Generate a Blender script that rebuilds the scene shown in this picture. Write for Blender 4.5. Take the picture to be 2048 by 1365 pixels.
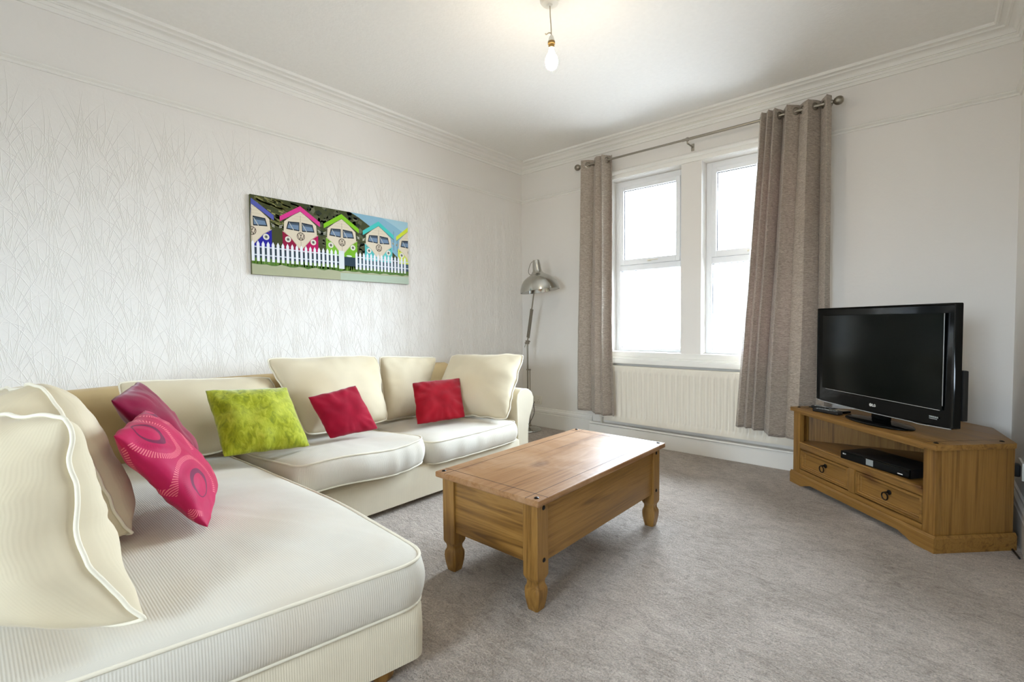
import bpy, bmesh, math, random
from math import sin, cos, pi, radians, sqrt, atan2, hypot
from mathutils import Vector, Matrix, noise

sc = bpy.context.scene
for o in list(bpy.data.objects):
    bpy.data.objects.remove(o)
COL = sc.collection

# ------------------------------------------------------------------ camera
CAM_H = 1.06
YAW, PIT, ROL, FPX = radians(41.07), radians(-2.195), radians(-0.53), 965.97
fwd = Vector((-sin(YAW) * cos(PIT), cos(YAW) * cos(PIT), sin(PIT)))
rgt = Vector((cos(YAW), sin(YAW), 0))
up0 = rgt.cross(fwd)
rgt2 = rgt * cos(ROL) + up0 * sin(ROL)
up2 = -rgt * sin(ROL) + up0 * cos(ROL)
cam = bpy.data.cameras.new('camera')
cam.sensor_width = 36.0
cam.lens = FPX / 2048 * 36.0
cam.clip_start = 0.02
cam_o = bpy.data.objects.new('camera', cam)
COL.objects.link(cam_o)
mw = Matrix.Identity(4)
for i in range(3):
    mw[i][0], mw[i][1], mw[i][2] = rgt2[i], up2[i], -fwd[i]
mw[0][3], mw[1][3], mw[2][3] = 0, 0, CAM_H
cam_o.matrix_world = mw
sc.camera = cam_o

# ------------------------------------------------------------------ look, sky, lights
sc.view_settings.view_transform = 'Standard'
sc.view_settings.look = 'None'
sc.view_settings.gamma = 1
sc.view_settings.use_curve_mapping = False
sc.view_settings.exposure = 0.24
SKY_STRENGTH = 49.0
BULB_STRENGTH = 340.0
w = bpy.data.worlds.new('overcast_sky')
sc.world = w
w.use_nodes = True
wn, wl = w.node_tree.nodes, w.node_tree.links
bg = wn['Background']
wc = wn.new('ShaderNodeTexCoord')
wsep = wn.new('ShaderNodeSeparateXYZ')
wramp = wn.new('ShaderNodeValToRGB')
wl.new(wc.outputs['Generated'], wsep.inputs[0])
wmap = wn.new('ShaderNodeMath')
wmap.operation = 'MULTIPLY_ADD'
wmap.inputs[1].default_value = 0.5
wmap.inputs[2].default_value = 0.5
wl.new(wsep.outputs['Z'], wmap.inputs[0])
wl.new(wmap.outputs[0], wramp.inputs[0])
wramp.color_ramp.elements[0].position = 0.47
wramp.color_ramp.elements[0].color = (0.17, 0.19, 0.21, 1)
wramp.color_ramp.elements[1].position = 0.53
wramp.color_ramp.elements[1].color = (0.72, 0.86, 1.0, 1)
wl.new(wramp.outputs[0], bg.inputs['Color'])
bg.inputs['Strength'].default_value = SKY_STRENGTH
sc.cycles.max_bounces = 12
sc.cycles.diffuse_bounces = 9
sc.cycles.sample_clamp_indirect = 8.0

# room in metres, camera standing at the origin
XL, XR, YB, YN, ZC = -3.233, 0.345, 3.88, -2.4, 2.67
# the openings: two windows in the far wall and one added behind the camera for fill light
WIN = [(-2.20, -1.553), (-1.39, -0.743)]
WZ0, WZ1 = 0.795, 2.318
NWX0, NWX1, NWZ0, NWZ1 = -1.05, -0.05, 1.0, 1.95


def portal(name, loc, rot, sx, sz):
    l = bpy.data.lights.new(name, 'AREA')
    l.shape = 'RECTANGLE'
    l.size, l.size_y = sx, sz
    l.cycles.is_portal = True
    o = bpy.data.objects.new(name, l)
    o.location = loc
    o.rotation_euler = rot
    COL.objects.link(o)


for a, b in WIN:
    portal('daylight_portal', ((a + b) / 2, 4.12, (WZ0 + WZ1) / 2), (-pi / 2, 0, 0), b - a, WZ1 - WZ0)
portal('daylight_portal', ((NWX0 + NWX1) / 2, YN - 0.22, (NWZ0 + NWZ1) / 2), (pi / 2, 0, 0), NWX1 - NWX0, NWZ1 - NWZ0)  # portal of the added fill window


# ------------------------------------------------------------------ materials
def lin(c):
    return tuple(((x / 255) / 12.92 if x / 255 <= 0.04045 else ((x / 255 + 0.055) / 1.055) ** 2.4) for x in c) + (1,)


class NT:
    """small helper for building node trees"""

    def __init__(s, name):
        s.m = bpy.data.materials.new(name)
        s.m.use_nodes = True
        s.n, s.l = s.m.node_tree.nodes, s.m.node_tree.links
        s.p = s.n['Principled BSDF']
        s.out = s.n['Material Output']

    def add(s, typ, **kw):
        nd = s.n.new(typ)
        for k, v in kw.items():
            if k in nd.inputs:
                nd.inputs[k].default_value = v
            else:
                setattr(nd, k, v)
        return nd

    def link(s, a, b):
        s.l.new(a, b)

    def math(s, op, a, b=None, c=None):
        nd = s.n.new('ShaderNodeMath')
        nd.operation = op
        for i, v in enumerate((a, b, c)):
            if v is None:
                continue
            if isinstance(v, (int, float)):
                nd.inputs[i].default_value = v
            else:
                s.l.new(v, nd.inputs[i])
        return nd.outputs[0]

    def coord(s, kind='Object', scale=(1, 1, 1), rot=(0, 0, 0), loc=(0, 0, 0)):
        t = s.n.new('ShaderNodeTexCoord')
        m = s.n.new('ShaderNodeMapping')
        m.inputs['Scale'].default_value = scale
        m.inputs['Rotation'].default_value = rot
        m.inputs['Location'].default_value = loc
        s.l.new(t.outputs[kind], m.inputs[0])
        return m.outputs[0]

    def noise(s, vec, scale=5, detail=3, rough=0.5, dist=0.0):
        nd = s.n.new('ShaderNodeTexNoise')
        nd.inputs['Scale'].default_value = scale
        nd.inputs['Detail'].default_value = detail
        nd.inputs['Roughness'].default_value = rough
        nd.inputs['Distortion'].default_value = dist
        if vec is not None:
            s.l.new(vec, nd.inputs['Vector'])
        return nd.outputs['Fac']

    def ramp(s, fac, stops):
        nd = s.n.new('ShaderNodeValToRGB')
        el = nd.color_ramp.elements
        while len(el) < len(stops):
            el.new(0.5)
        for e, (p, c) in zip(el, stops):
            e.position = p
            e.color = c if len(c) == 4 else tuple(c) + (1,)
        s.l.new(fac, nd.inputs[0])
        return nd.outputs[0]

    def mix(s, fac, a, b, mode='MIX'):
        nd = s.n.new('ShaderNodeMix')
        nd.data_type = 'RGBA'
        nd.blend_type = mode
        for i, v in ((0, fac), (6, a), (7, b)):
            if isinstance(v, (int, float)):
                nd.inputs[i].default_value = v
            elif isinstance(v, tuple):
                nd.inputs[i].default_value = v
            else:
                s.l.new(v, nd.inputs[i])
        return nd.outputs[2]

    def bump(s, h, strength=0.3, dist=0.002, prev=None):
        nd = s.n.new('ShaderNodeBump')
        nd.inputs['Strength'].default_value = strength
        nd.inputs['Distance'].default_value = dist
        s.l.new(h, nd.inputs['Height'])
        if prev is not None:
            s.l.new(prev, nd.inputs['Normal'])
        return nd.outputs[0]

    def fin(s, color=None, rough=None, normal=None, metallic=None, spec=None, sheen=None):
        p = s.p
        if color is not None:
            if isinstance(color, tuple):
                p.inputs['Base Color'].default_value = color
            else:
                s.l.new(color, p.inputs['Base Color'])
        if rough is not None:
            if isinstance(rough, (int, float)):
                p.inputs['Roughness'].default_value = rough
            else:
                s.l.new(rough, p.inputs['Roughness'])
        if normal is not None:
            s.l.new(normal, p.inputs['Normal'])
        if metallic is not None:
            p.inputs['Metallic'].default_value = metallic
        if spec is not None:
            p.inputs['Specular IOR Level'].default_value = spec
        if sheen is not None:
            p.inputs['Sheen Weight'].default_value = sheen
            p.inputs['Sheen Roughness'].default_value = 0.4
        return s.m


def plain(name, c, rough=0.5, metallic=0.0, spec=0.5, grain=0.0):
    t = NT(name)
    v = t.coord()
    f = t.noise(v, 30, 2)
    c0 = lin(c)
    d = tuple(x * (0.94 if not grain else 1 - grain) for x in c0[:3]) + (1,)
    return t.fin(t.mix(f, c0, d), rough, None, metallic, spec)


def mat_wall():
    t = NT('wallpaper_paint')
    v = t.coord()
    b = t.bump(t.noise(v, 22, 4, 0.55, 1.2), 0.25, 0.004)
    b = t.bump(t.noise(v, 160, 2), 0.15, 0.001, b)
    c = t.mix(t.noise(v, 1.3, 2), lin((233, 230, 225)), lin((228, 224, 218)))
    return t.fin(c, 0.62, b, spec=0.3)


def mat_ceiling():
    t = NT('textured_ceiling_paint')
    v = t.coord()
    b = t.bump(t.noise(v, 75, 3, 0.6), 0.45, 0.003)
    return t.fin(t.mix(t.noise(v, 40, 2), lin((240, 238, 233)), lin((233, 231, 226))), 0.7, b, spec=0.2)


def mat_gloss_white(name='white_gloss_paint', c=(236, 234, 228), r=0.35):
    t = NT(name)
    v = t.coord()
    b = t.bump(t.noise(v, 25, 2), 0.06, 0.001)
    return t.fin(t.mix(t.noise(v, 9, 2), lin(c), tuple(x * 0.97 for x in lin(c)[:3]) + (1,)), r, b, spec=0.4)


def mat_carpet():
    t = NT('cut_pile_carpet')
    v = t.coord()
    n1 = t.noise(v, 2.2, 4, 0.55, 0.6)
    vs = t.coord(scale=(1, 1.9, 1), rot=(0, 0, 0.7))
    n2 = t.noise(vs, 13, 5, 0.62, 1.6)
    n3 = t.noise(v, 150, 3, 0.75, 0.5)
    c = t.ramp(n2, [(0.30, lin((142, 133, 125))), (0.45, lin((176, 169, 162))), (0.60, lin((198, 192, 186))), (0.8, lin((211, 206, 201)))])
    c2 = t.mix(t.ramp(n1, [(0.36, (0, 0, 0)), (0.66, (1, 1, 1))]), lin((150, 142, 133)), lin((204, 198, 192)))
    c = t.mix(0.42, c, c2)
    c = t.mix(0.55, c, t.ramp(n3, [(0.32, lin((96, 86, 76))), (0.66, lin((222, 212, 202)))]), 'OVERLAY')
    n4 = t.noise(vs, 42, 4, 0.7, 2.2)
    c = t.mix(t.ramp(n4, [(0.30, (0.55, 0.55, 0.55)), (0.42, (0, 0, 0))]), c, lin((112, 100, 90)))
    b = t.bump(n3, 0.9, 0.006)
    b = t.bump(t.noise(vs, 30, 4, 0.65, 1.2), 0.7, 0.012, b)
    b = t.bump(n2, 0.5, 0.02, b)
    return t.fin(c, 0.95, b, spec=0.1, sheen=0.25)


def mat_fabric(name, c, rib=0.0, weave=700.0, bumps=0.5, mott=0.06, sheen=0.2, stain=None, patch=6.0):
    """upholstery; the UVs are in metres, ribs run along V"""
    t = NT(name)
    uv = t.coord('UV')
    ob = t.coord('Object')
    c0 = lin(c)
    c1 = tuple(x * (1 - mott * 3) for x in c0[:3]) + (1,)
    col = t.mix(t.ramp(t.noise(ob, patch, 3), [(0.35, (0, 0, 0)), (0.7, (1, 1, 1))]), c0, c1)
    if stain:
        col = t.mix(t.ramp(t.noise(ob, 2.6, 2), [(0.48, (0, 0, 0)), (0.72, (0.7, 0.7, 0.7))]), col, lin(stain))
    b = t.bump(t.noise(ob, weave * 0.6, 2), 0.25 * bumps, 0.0015)
    if rib:
        sp = t.n.new('ShaderNodeSeparateXYZ')
        t.link(uv, sp.inputs[0])
        s = t.math('SINE', t.math('MULTIPLY', sp.outputs[0], 2 * pi / rib))
        s2 = t.math('MULTIPLY_ADD', s, 0.5, 0.5)
        fade = t.noise(ob, 4, 2)
        s3 = t.math('MULTIPLY', s2, t.math('MULTIPLY_ADD', fade, 0.8, 0.6))
        b = t.bump(s3, 0.55 * bumps, 0.0022, b)
        dark = tuple(x * 0.86 for x in c0[:3]) + (1,)
        col = t.mix(t.math('MULTIPLY', t.math('SUBTRACT', 1.0, s2), 0.7 * bumps), col, dark)
    b = t.bump(t.noise(ob, 9, 3, 0.5, 0.5), 0.2, 0.008 * bumps, b)
    return t.fin(col, 0.9, b, spec=0.15, sheen=sheen)


def mat_velvet():
    t = NT('lime_crushed_velvet')
    ob = t.coord('Object')
    obs = t.coord('Object', scale=(1, 1, 0.45))
    n = t.noise(obs, 38, 4, 0.6, 1.0)
    n2 = t.noise(ob, 9, 3)
    c = t.ramp(n, [(0.3, lin((112, 124, 6))), (0.5, lin((150, 158, 18))), (0.72, lin((182, 184, 52)))])
    c = t.mix(t.ramp(n2, [(0.45, (0, 0, 0)), (0.8, (0.6, 0.6, 0.6))]), c, lin((186, 190, 70)))
    b = t.bump(n, 0.5, 0.004)
    return t.fin(c, 0.7, b, spec=0.2, sheen=0.6)


def mat_curtain():
    t = NT('crinkled_taupe_curtain_cloth')
    uv = t.coord('UV', scale=(1, 3.2, 1))
    uv2 = t.coord('UV', scale=(1, 5, 1))
    n = t.noise(uv, 17, 4, 0.6, 1.6)
    n2 = t.noise(uv2, 42, 3, 0.65, 0.9)
    c = t.ramp(n2, [(0.3, lin((146, 134, 120))), (0.5, lin((190, 178, 163))), (0.72, lin((224, 214, 199)))])
    c = t.mix(t.ramp(n, [(0.4, (0, 0, 0)), (0.7, (0.45, 0.45, 0.45))]), c, lin((150, 134, 120)))
    b = t.bump(n, 0.75, 0.009)
    b = t.bump(n2, 0.6, 0.003, b)
    t.fin(c, 0.55, b, spec=0.35, sheen=0.3)
    tr = t.n.new('ShaderNodeBsdfTranslucent')
    tr.inputs['Color'].default_value = lin((182, 150, 146))
    t.link(b, tr.inputs['Normal'])
    mx = t.n.new('ShaderNodeMixShader')
    mx.inputs[0].default_value = 0.13
    t.link(t.p.outputs[0], mx.inputs[1])
    t.link(tr.outputs[0], mx.inputs[2])
    t.link(mx.outputs[0], t.out.inputs['Surface'])
    return t.m


def mat_wood(name, axis, light=(160, 120, 60), mid=(136, 98, 43), dark=(98, 65, 26), rough=0.38, seed=0.0, knots=True, worn=False):
    """waxed pine with the grain along the given object axis"""
    t = NT(name)
    sc_ = [1.0, 1.0, 1.0]
    sc_['xyz'.index(axis)] = 0.045
    v = t.coord('Object', scale=tuple(sc_), loc=(seed, seed * 0.7, seed * 1.3))
    vk = t.coord('Object', scale=tuple(0.55 if i == 'xyz'.index(axis) else 1 for i in range(3)), loc=(seed, seed, seed))
    warp = t.noise(v, 6, 2)
    n = t.noise(v, 26, 4, 0.55, 1.5)
    fine = t.noise(v, 190, 3, 0.6)
    c = t.ramp(n, [(0.30, lin(dark)), (0.42, lin(mid)), (0.55, lin(light)), (0.68, lin(mid)), (0.8, lin(light))])
    c = t.mix(t.math('MULTIPLY', fine, 0.5), c, lin(mid), 'MULTIPLY')
    c = t.mix(t.ramp(warp, [(0.3, (0, 0, 0)), (0.7, (0.3, 0.3, 0.3))]), c, lin(light))
    if knots:
        vo = t.n.new('ShaderNodeTexVoronoi')
        vo.inputs['Scale'].default_value = 3.6
        t.link(vk, vo.inputs['Vector'])
        k = t.ramp(vo.outputs['Distance'], [(0.0, (0.9, 0.9, 0.9)), (0.07, (0.7, 0.7, 0.7)), (0.15, (0.0, 0.0, 0.0))])
        c = t.mix(k, c, lin((84, 46, 20)))
    if worn:
        wv = t.noise(t.coord('Object'), 4.5, 4, 0.6, 0.8)
        c = t.mix(t.ramp(wv, [(0.45, (0, 0, 0)), (0.72, (0.55, 0.55, 0.55))]), c, lin((188, 158, 128)))
    b = t.bump(fine, 0.12, 0.001)
    b = t.bump(n, 0.08, 0.002, b)
    r = t.math('MULTIPLY_ADD', n, 0.25, rough - 0.1)
    return t.fin(c, r, b, spec=0.3 if worn else 0.4)


def mat_metal(name, c=(200, 198, 190), rough=0.18):
    t = NT(name)
    f = t.noise(t.coord(), 60, 2)
    return t.fin(t.mix(f, lin(c), tuple(x * 0.9 for x in lin(c)[:3]) + (1,)), t.math('MULTIPLY_ADD', f, 0.1, rough - 0.05), None, 1.0)


def mat_emit(name, c, strength):
    t = NT(name)
    t.p.inputs['Base Color'].default_value = c
    t.p.inputs['Emission Color'].default_value = c
    # frosted globe: full output downwards and sideways, dim towards the cap
    g = t.n.new('ShaderNodeNewGeometry')
    sp = t.n.new('ShaderNodeSeparateXYZ')
    t.link(g.outputs['Normal'], sp.inputs[0])
    f = t.math('SUBTRACT', 0.5, sp.outputs[2])
    cl = t.n.new('ShaderNodeClamp')
    t.link(f, cl.inputs[0])
    cl.inputs[1].default_value = 0.08
    t.link(t.math('MULTIPLY', cl.outputs[0], strength), t.p.inputs['Emission Strength'])
    return t.m


def mat_glass():
    t = NT('clear_window_glass')
    t.n.remove(t.p)
    tr = t.n.new('ShaderNodeBsdfTransparent')
    gl = t.n.new('ShaderNodeBsdfGlossy')
    gl.inputs['Roughness'].default_value = 0.02
    fr = t.n.new('ShaderNodeFresnel')
    fr.inputs['IOR'].default_value = 1.25
    mx = t.n.new('ShaderNodeMixShader')
    t.link(fr.outputs[0], mx.inputs[0])
    t.link(tr.outputs[0], mx.inputs[1])
    t.link(gl.outputs[0], mx.inputs[2])
    t.link(mx.outputs[0], t.out.inputs['Surface'])
    return t.m


def mat_pattern_pillow():
    """crimson satin with plum rings and pale dashes, drawn in the pillow's own UVs (metres)"""
    t = NT('crimson_ring_print_satin')
    uv = t.coord('UV')
    ob = t.coord('Object')
    col = t.mix(t.noise(ob, 7, 2), lin((166, 10, 60)), lin((184, 16, 84)))
    sp = t.n.new('ShaderNodeSeparateXYZ')
    t.link(uv, sp.inputs[0])
    ux, uy = sp.outputs[0], sp.outputs[1]

    def smooth_band(d, r, wd):
        a = t.math('ABSOLUTE', t.math('SUBTRACT', d, r))
        return t.math('LESS_THAN', a, wd)
    rings = [(0.085, 0.115, 1.0, 0.060), (0.30, 0.165, 0.9, 0.055), (0.10, 0.345, 0.85, 0.055), (0.325, 0.40, 1.0, 0.05)]
    for i, (cx, cy, asp, r) in enumerate(rings):
        dx = t.math('SUBTRACT', ux, cx)
        dy = t.math('MULTIPLY', t.math('SUBTRACT', uy, cy), asp)
        d = t.math('SQRT', t.math('ADD', t.math('MULTIPLY', dx, dx), t.math('MULTIPLY', dy, dy)))
        ang = t.math('ARCTAN2', dy, dx)
        thick = t.math('MULTIPLY_ADD', t.math('SINE', t.math('ADD', ang, 0.6 + i)), 0.004, 0.0055)
        a = t.math('ABSOLUTE', t.math('SUBTRACT', d, r * 0.72))
        ring = t.math('LESS_THAN', a, thick)
        col = t.mix(t.math('MULTIPLY', ring, 0.85), col, lin((92, 26, 62)))
        for rr, n_, wd, amt in ((r * 1.15, 70, 0.008, 0.35), (r * 1.62, 90, 0.0085, 0.75)):
            band = smooth_band(d, rr, wd)
            dash = t.math('GREATER_THAN', t.math('SINE', t.math('MULTIPLY', ang, n_)), 0.15)
            side = t.math('GREATER_THAN', t.math('SINE', t.math('ADD', ang, 1.2 * i)), -0.75)
            mk = t.math('MULTIPLY', t.math('MULTIPLY', band, dash), side)
            col = t.mix(t.math('MULTIPLY', mk, amt), col, lin((226, 120, 128)) if amt > 0.5 else lin((140, 16, 60)))
    b = t.bump(t.noise(ob, 10, 3), 0.35, 0.01)
    return t.fin(col, 0.6, b, spec=0.25, sheen=0.1)


M = dict(
    wall=mat_wall(), ceiling=mat_ceiling(), gloss=mat_gloss_white(), carpet=mat_carpet(),
    upvc=mat_gloss_white('white_upvc', (238, 240, 242), 0.25),
    radiator=mat_gloss_white('radiator_enamel', (236, 229, 214), 0.3),
    plastic=plain('white_plastic', (232, 228, 216), 0.35),
    cream=mat_fabric('cream_ribbed_upholstery', (214, 209, 197), rib=0.0062, mott=0.02, stain=(210, 198, 178), bumps=0.35),
    cream_base=mat_fabric('cream_base_upholstery', (219, 209, 186), rib=0.0062, mott=0.03, bumps=0.35),
    cushion=mat_fabric('cream_cushion_cloth', (211, 199, 172), rib=0.0055, mott=0.02, bumps=0.14, stain=(206, 190, 156)),
    piping=mat_fabric('cream_piping_cloth', (230, 223, 204), mott=0.02),
    backing=mat_fabric('tan_sofa_back_cloth', (196, 172, 128), mott=0.04),
    velvet=mat_velvet(),
    crimson=mat_fabric('crimson_chenille', (150, 12, 42), mott=0.07, sheen=0.35, patch=14),
    scarlet=mat_fabric('deep_red_chenille', (146, 8, 26), mott=0.07, sheen=0.3, patch=14),
    plum=mat_fabric('dark_cerise_satin', (134, 8, 56), mott=0.12, sheen=0.4),
    ringprint=mat_pattern_pillow(),
    curtain=mat_curtain(),
    top_y=mat_wood('worn_pine_top', 'y', (168, 128, 86), (150, 108, 66), (112, 74, 42), rough=0.44, worn=True, knots=True),
    wood_x=mat_wood('waxed_pine_x', 'x', seed=3.1),
    wood_y=mat_wood('waxed_pine_y', 'y', seed=5.2),
    wood_z=mat_wood('waxed_pine_z', 'z', seed=1.7, knots=False),
    chrome=mat_metal('polished_chrome', (196, 196, 190), 0.14),
    steel=mat_metal('brushed_steel', (158, 152, 140), 0.32),
    iron=plain('black_iron', (24, 20, 18), 0.35, 0.6),
    black=plain('gloss_black_plastic', (6, 8, 8), 0.10, spec=0.16),
    matteblack=plain('matt_black_plastic', (20, 21, 22), 0.5),
    screen=plain('dark_screen_glass', (8, 14, 12), 0.2, spec=0.14),
    silver=plain('silver_trim', (196, 200, 204), 0.25, 0.7),
    white=plain('printed_white', (232, 232, 228), 0.6),
    grey=plain('printed_grey', (150, 156, 156), 0.6),
    groove=plain('dark_groove', (58, 34, 16), 0.7),
    flex=plain('pale_flex', (196, 184, 160), 0.5),
    brass=plain('warm_brown_plastic', (150, 116, 52), 0.4),
    bulb=mat_emit('glowing_bulb', (1.0, 0.86, 0.66, 1), BULB_STRENGTH),
    glass=mat_glass(),
    dark=plain('dark_gap', (26, 24, 22), 0.9),
)


# ------------------------------------------------------------------ mesh helpers
def link(name, me, parent=None, loc=None):
    o = bpy.data.objects.new(name, me)
    COL.objects.link(o)
    if parent is not None:
        o.parent = parent
    if loc is not None:
        o.location = loc
    return o


def obj(name, bm, mat, parent=None, smooth=True, angle=35, loc=None):
    """finish a bmesh as ONE object"""
    bmesh.ops.recalc_face_normals(bm, faces=bm.faces)
    me = bpy.data.meshes.new(name)
    bm.to_mesh(me)
    bm.free()
    for m in (mat if isinstance(mat, (list, tuple)) else [mat]):
        me.materials.append(m)
    if smooth:
        me.polygons.foreach_set('use_smooth', [True] * len(me.polygons))
        try:
            me.set_sharp_from_angle(angle=radians(angle))
        except Exception:
            pass
    me.update()
    return link(name, me, parent, loc)


def thing(name, label, cat, loc=(0, 0, 0), rotz=0, group=None):
    o = bpy.data.objects.new(name, None)
    COL.objects.link(o)
    o.location = loc
    o.rotation_euler = (0, 0, rotz)
    o.empty_display_size = 0.1
    o['label'] = label
    o['category'] = cat
    if group:
        o['group'] = group
    return o


def tag(o, label, cat, group=None):
    o['label'] = label
    o['category'] = cat
    if group:
        o['group'] = group
    return o


def structure(o):
    o['kind'] = 'structure'
    return o


def box(bm, x0, y0, z0, x1, y1, z1, bev=0.0, seg=2, mi=0, mtx=None):
    vs = [bm.verts.new((x, y, z)) for z in (z0, z1) for y in (y0, y1) for x in (x0, x1)]
    if mtx is not None:
        for v in vs:
            v.co = mtx @ v.co
    fs = [bm.faces.new([vs[i] for i in q]) for q in ((0, 2, 3, 1), (4, 5, 7, 6), (0, 1, 5, 4), (2, 6, 7, 3), (0, 4, 6, 2), (1, 3, 7, 5))]
    for f in fs:
        f.material_index = mi
    if bev > 0:
        es = list({e for f in fs for e in f.edges})
        r = bmesh.ops.bevel(bm, geom=es, offset=bev, segments=seg, affect='EDGES', profile=0.6)
        for f in r['faces']:
            f.material_index = mi
    return fs


def prism(bm, pts, z0, z1, mi=0, bev=0.0):
    """vertical prism on a plan polygon"""
    a = [bm.verts.new((p[0], p[1], z0)) for p in pts]
    b = [bm.verts.new((p[0], p[1], z1)) for p in pts]
    n = len(pts)
    fs = [bm.faces.new(a[::-1]), bm.faces.new(b)]
    for i in range(n):
        fs.append(bm.faces.new((a[i], a[(i + 1) % n], b[(i + 1) % n], b[i])))
    for f in fs:
        f.material_index = mi
    if bev > 0:
        es = list({e for f in fs for e in f.edges})
        bmesh.ops.bevel(bm, geom=es, offset=bev, segments=2, affect='EDGES', profile=0.6)
    return fs


def sweep(bm, prof, path, closed=False, mi=0):
    """profile points (across, z) carried along a plan path; 'across' is to the left of travel"""
    rings = []
    n = len(path)
    for i, p in enumerate(path):
        p = Vector(p)
        if closed or 0 < i < n - 1:
            a = (p - Vector(path[i - 1])).normalized()
            b = (Vector(path[(i + 1) % n]) - p).normalized()
            na, nb = Vector((-a.y, a.x)), Vector((-b.y, b.x))
            m = (na + nb).normalized()
            k = 1 / max(0.2, m.dot(na))
        elif i == 0:
            b = (Vector(path[1]) - p).normalized()
            m, k = Vector((-b.y, b.x)), 1
        else:
            a = (p - Vector(path[i - 1])).normalized()
            m, k = Vector((-a.y, a.x)), 1
        rings.append([bm.verts.new((p.x + m.x * k * q[0], p.y + m.y * k * q[0], q[1])) for q in prof])
    for i in range(n if closed else n - 1):
        r0, r1 = rings[i], rings[(i + 1) % n]
        for j in range(len(prof) - 1):
            f = bm.faces.new((r0[j], r0[j + 1], r1[j + 1], r1[j]))
            f.material_index = mi
    if not closed:
        for r in (rings[0], rings[-1]):
            if len(r) > 2:
                bm.faces.new(r)


def tube(bm, pts, r, sides=8, closed=False, mi=0, caps=True):
    """round tube through points; r may be a number or a list"""
    P = [Vector(p) for p in pts]
    n = len(P)
    rings = []
    nrm = None
    for i in range(n):
        if closed:
            t = (P[(i + 1) % n] - P[i - 1]).normalized()
        else:
            t = (P[min(i + 1, n - 1)] - P[max(i - 1, 0)]).normalized()
        if nrm is None:
            nrm = t.orthogonal().normalized()
        else:
            nrm = (nrm - t * nrm.dot(t))
            nrm = nrm.normalized() if nrm.length > 1e-6 else t.orthogonal().normalized()
        bn = t.cross(nrm)
        rr = r[i] if isinstance(r, (list, tuple)) else r
        rings.append([bm.verts.new(P[i] + (nrm * cos(2 * pi * k / sides) + bn * sin(2 * pi * k / sides)) * rr) for k in range(sides)])
    for i in range(n if closed else n - 1):
        a, b = rings[i], rings[(i + 1) % n]
        off = 0
        if closed and i == n - 1:
            off = min(range(sides), key=lambda s: (a[0].co - b[s].co).length)
        for k in range(sides):
            f = bm.faces.new((a[k], a[(k + 1) % sides], b[(k + 1 + off) % sides], b[(k + off) % sides]))
            f.material_index = mi
    if caps and not closed:
        for q in (rings[0][::-1], rings[-1]):
            f = bm.faces.new(q)
            f.material_index = mi


def lathe(bm, prof, seg=32, mtx=None, mi=0):
    """profile (radius, z) spun about z"""
    rings = []
    for r, z in prof:
        if r < 1e-5:
            rings.append([bm.verts.new((0, 0, z))])
        else:
            rings.append([bm.verts.new((r * cos(2 * pi * k / seg), r * sin(2 * pi * k / seg), z)) for k in range(seg)])
    fs = []
    for a, b in zip(rings, rings[1:]):
        for k in range(seg):
            k2 = (k + 1) % seg
            if len(a) == 1 and len(b) == 1:
                continue
            if len(a) == 1:
                fs.append(bm.faces.new((a[0], b[k2], b[k])))
            elif len(b) == 1:
                fs.append(bm.faces.new((a[k], a[k2], b[0])))
            else:
                fs.append(bm.faces.new((a[k], a[k2], b[k2], b[k])))
    for f in fs:
        f.material_index = mi
    if mtx is not None:
        for rg in rings:
            for v in rg:
                v.co = mtx @ v.co


def smoothpath(pts, n=8):
    """Catmull-Rom through points"""
    P = [Vector(p) for p in pts]
    P = [P[0] * 2 - P[1]] + P + [P[-1] * 2 - P[-2]]
    out = []
    for i in range(1, len(P) - 2):
        for k in range(n):
            t = k / n
            a, b, c, d = P[i - 1:i + 3]
            out.append(0.5 * ((2 * b) + (c - a) * t + (2 * a - 5 * b + 4 * c - d) * t * t + (3 * b - a - 3 * c + d) * t ** 3))
    out.append(P[-2])
    return out


def nz(x, y, z, s=1.0):
    return noise.noise(Vector((x * s, y * s, z * s)))


# ------------------------------------------------------------------ room shell
def wall_with_holes(y0, y1, holes):
    """wall slab in X between the side walls, from plane y0 to y1, with rectangular openings"""
    bm = bmesh.new()
    xs = sorted({XL - 0.12, XR + 0.12} | {h[0] for h in holes} | {h[1] for h in holes})
    zs = sorted({0.0, ZC + 0.1} | {h[2] for h in holes} | {h[3] for h in holes})
    for i in range(len(xs) - 1):
        for j in range(len(zs) - 1):
            cx, cz = (xs[i] + xs[i + 1]) / 2, (zs[j] + zs[j + 1]) / 2
            if any(h[0] < cx < h[1] and h[2] < cz < h[3] for h in holes):
                continue
            box(bm, xs[i], y0, zs[j], xs[i + 1], y1, zs[j + 1])
    bmesh.ops.remove_doubles(bm, verts=bm.verts, dist=1e-5)
    # drop the inner faces that two neighbouring blocks share
    seen = {}
    for f in list(bm.faces):
        k = tuple(sorted(v.index for v in f.verts))
        seen.setdefault(k, []).append(f)
    bm.verts.index_update()
    seen = {}
    for f in bm.faces:
        seen.setdefault(tuple(sorted(v.index for v in f.verts)), []).append(f)
    dead = [f for fs in seen.values() if len(fs) > 1 for f in fs]
    bmesh.ops.delete(bm, geom=dead, context='FACES')
    return bm


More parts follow.
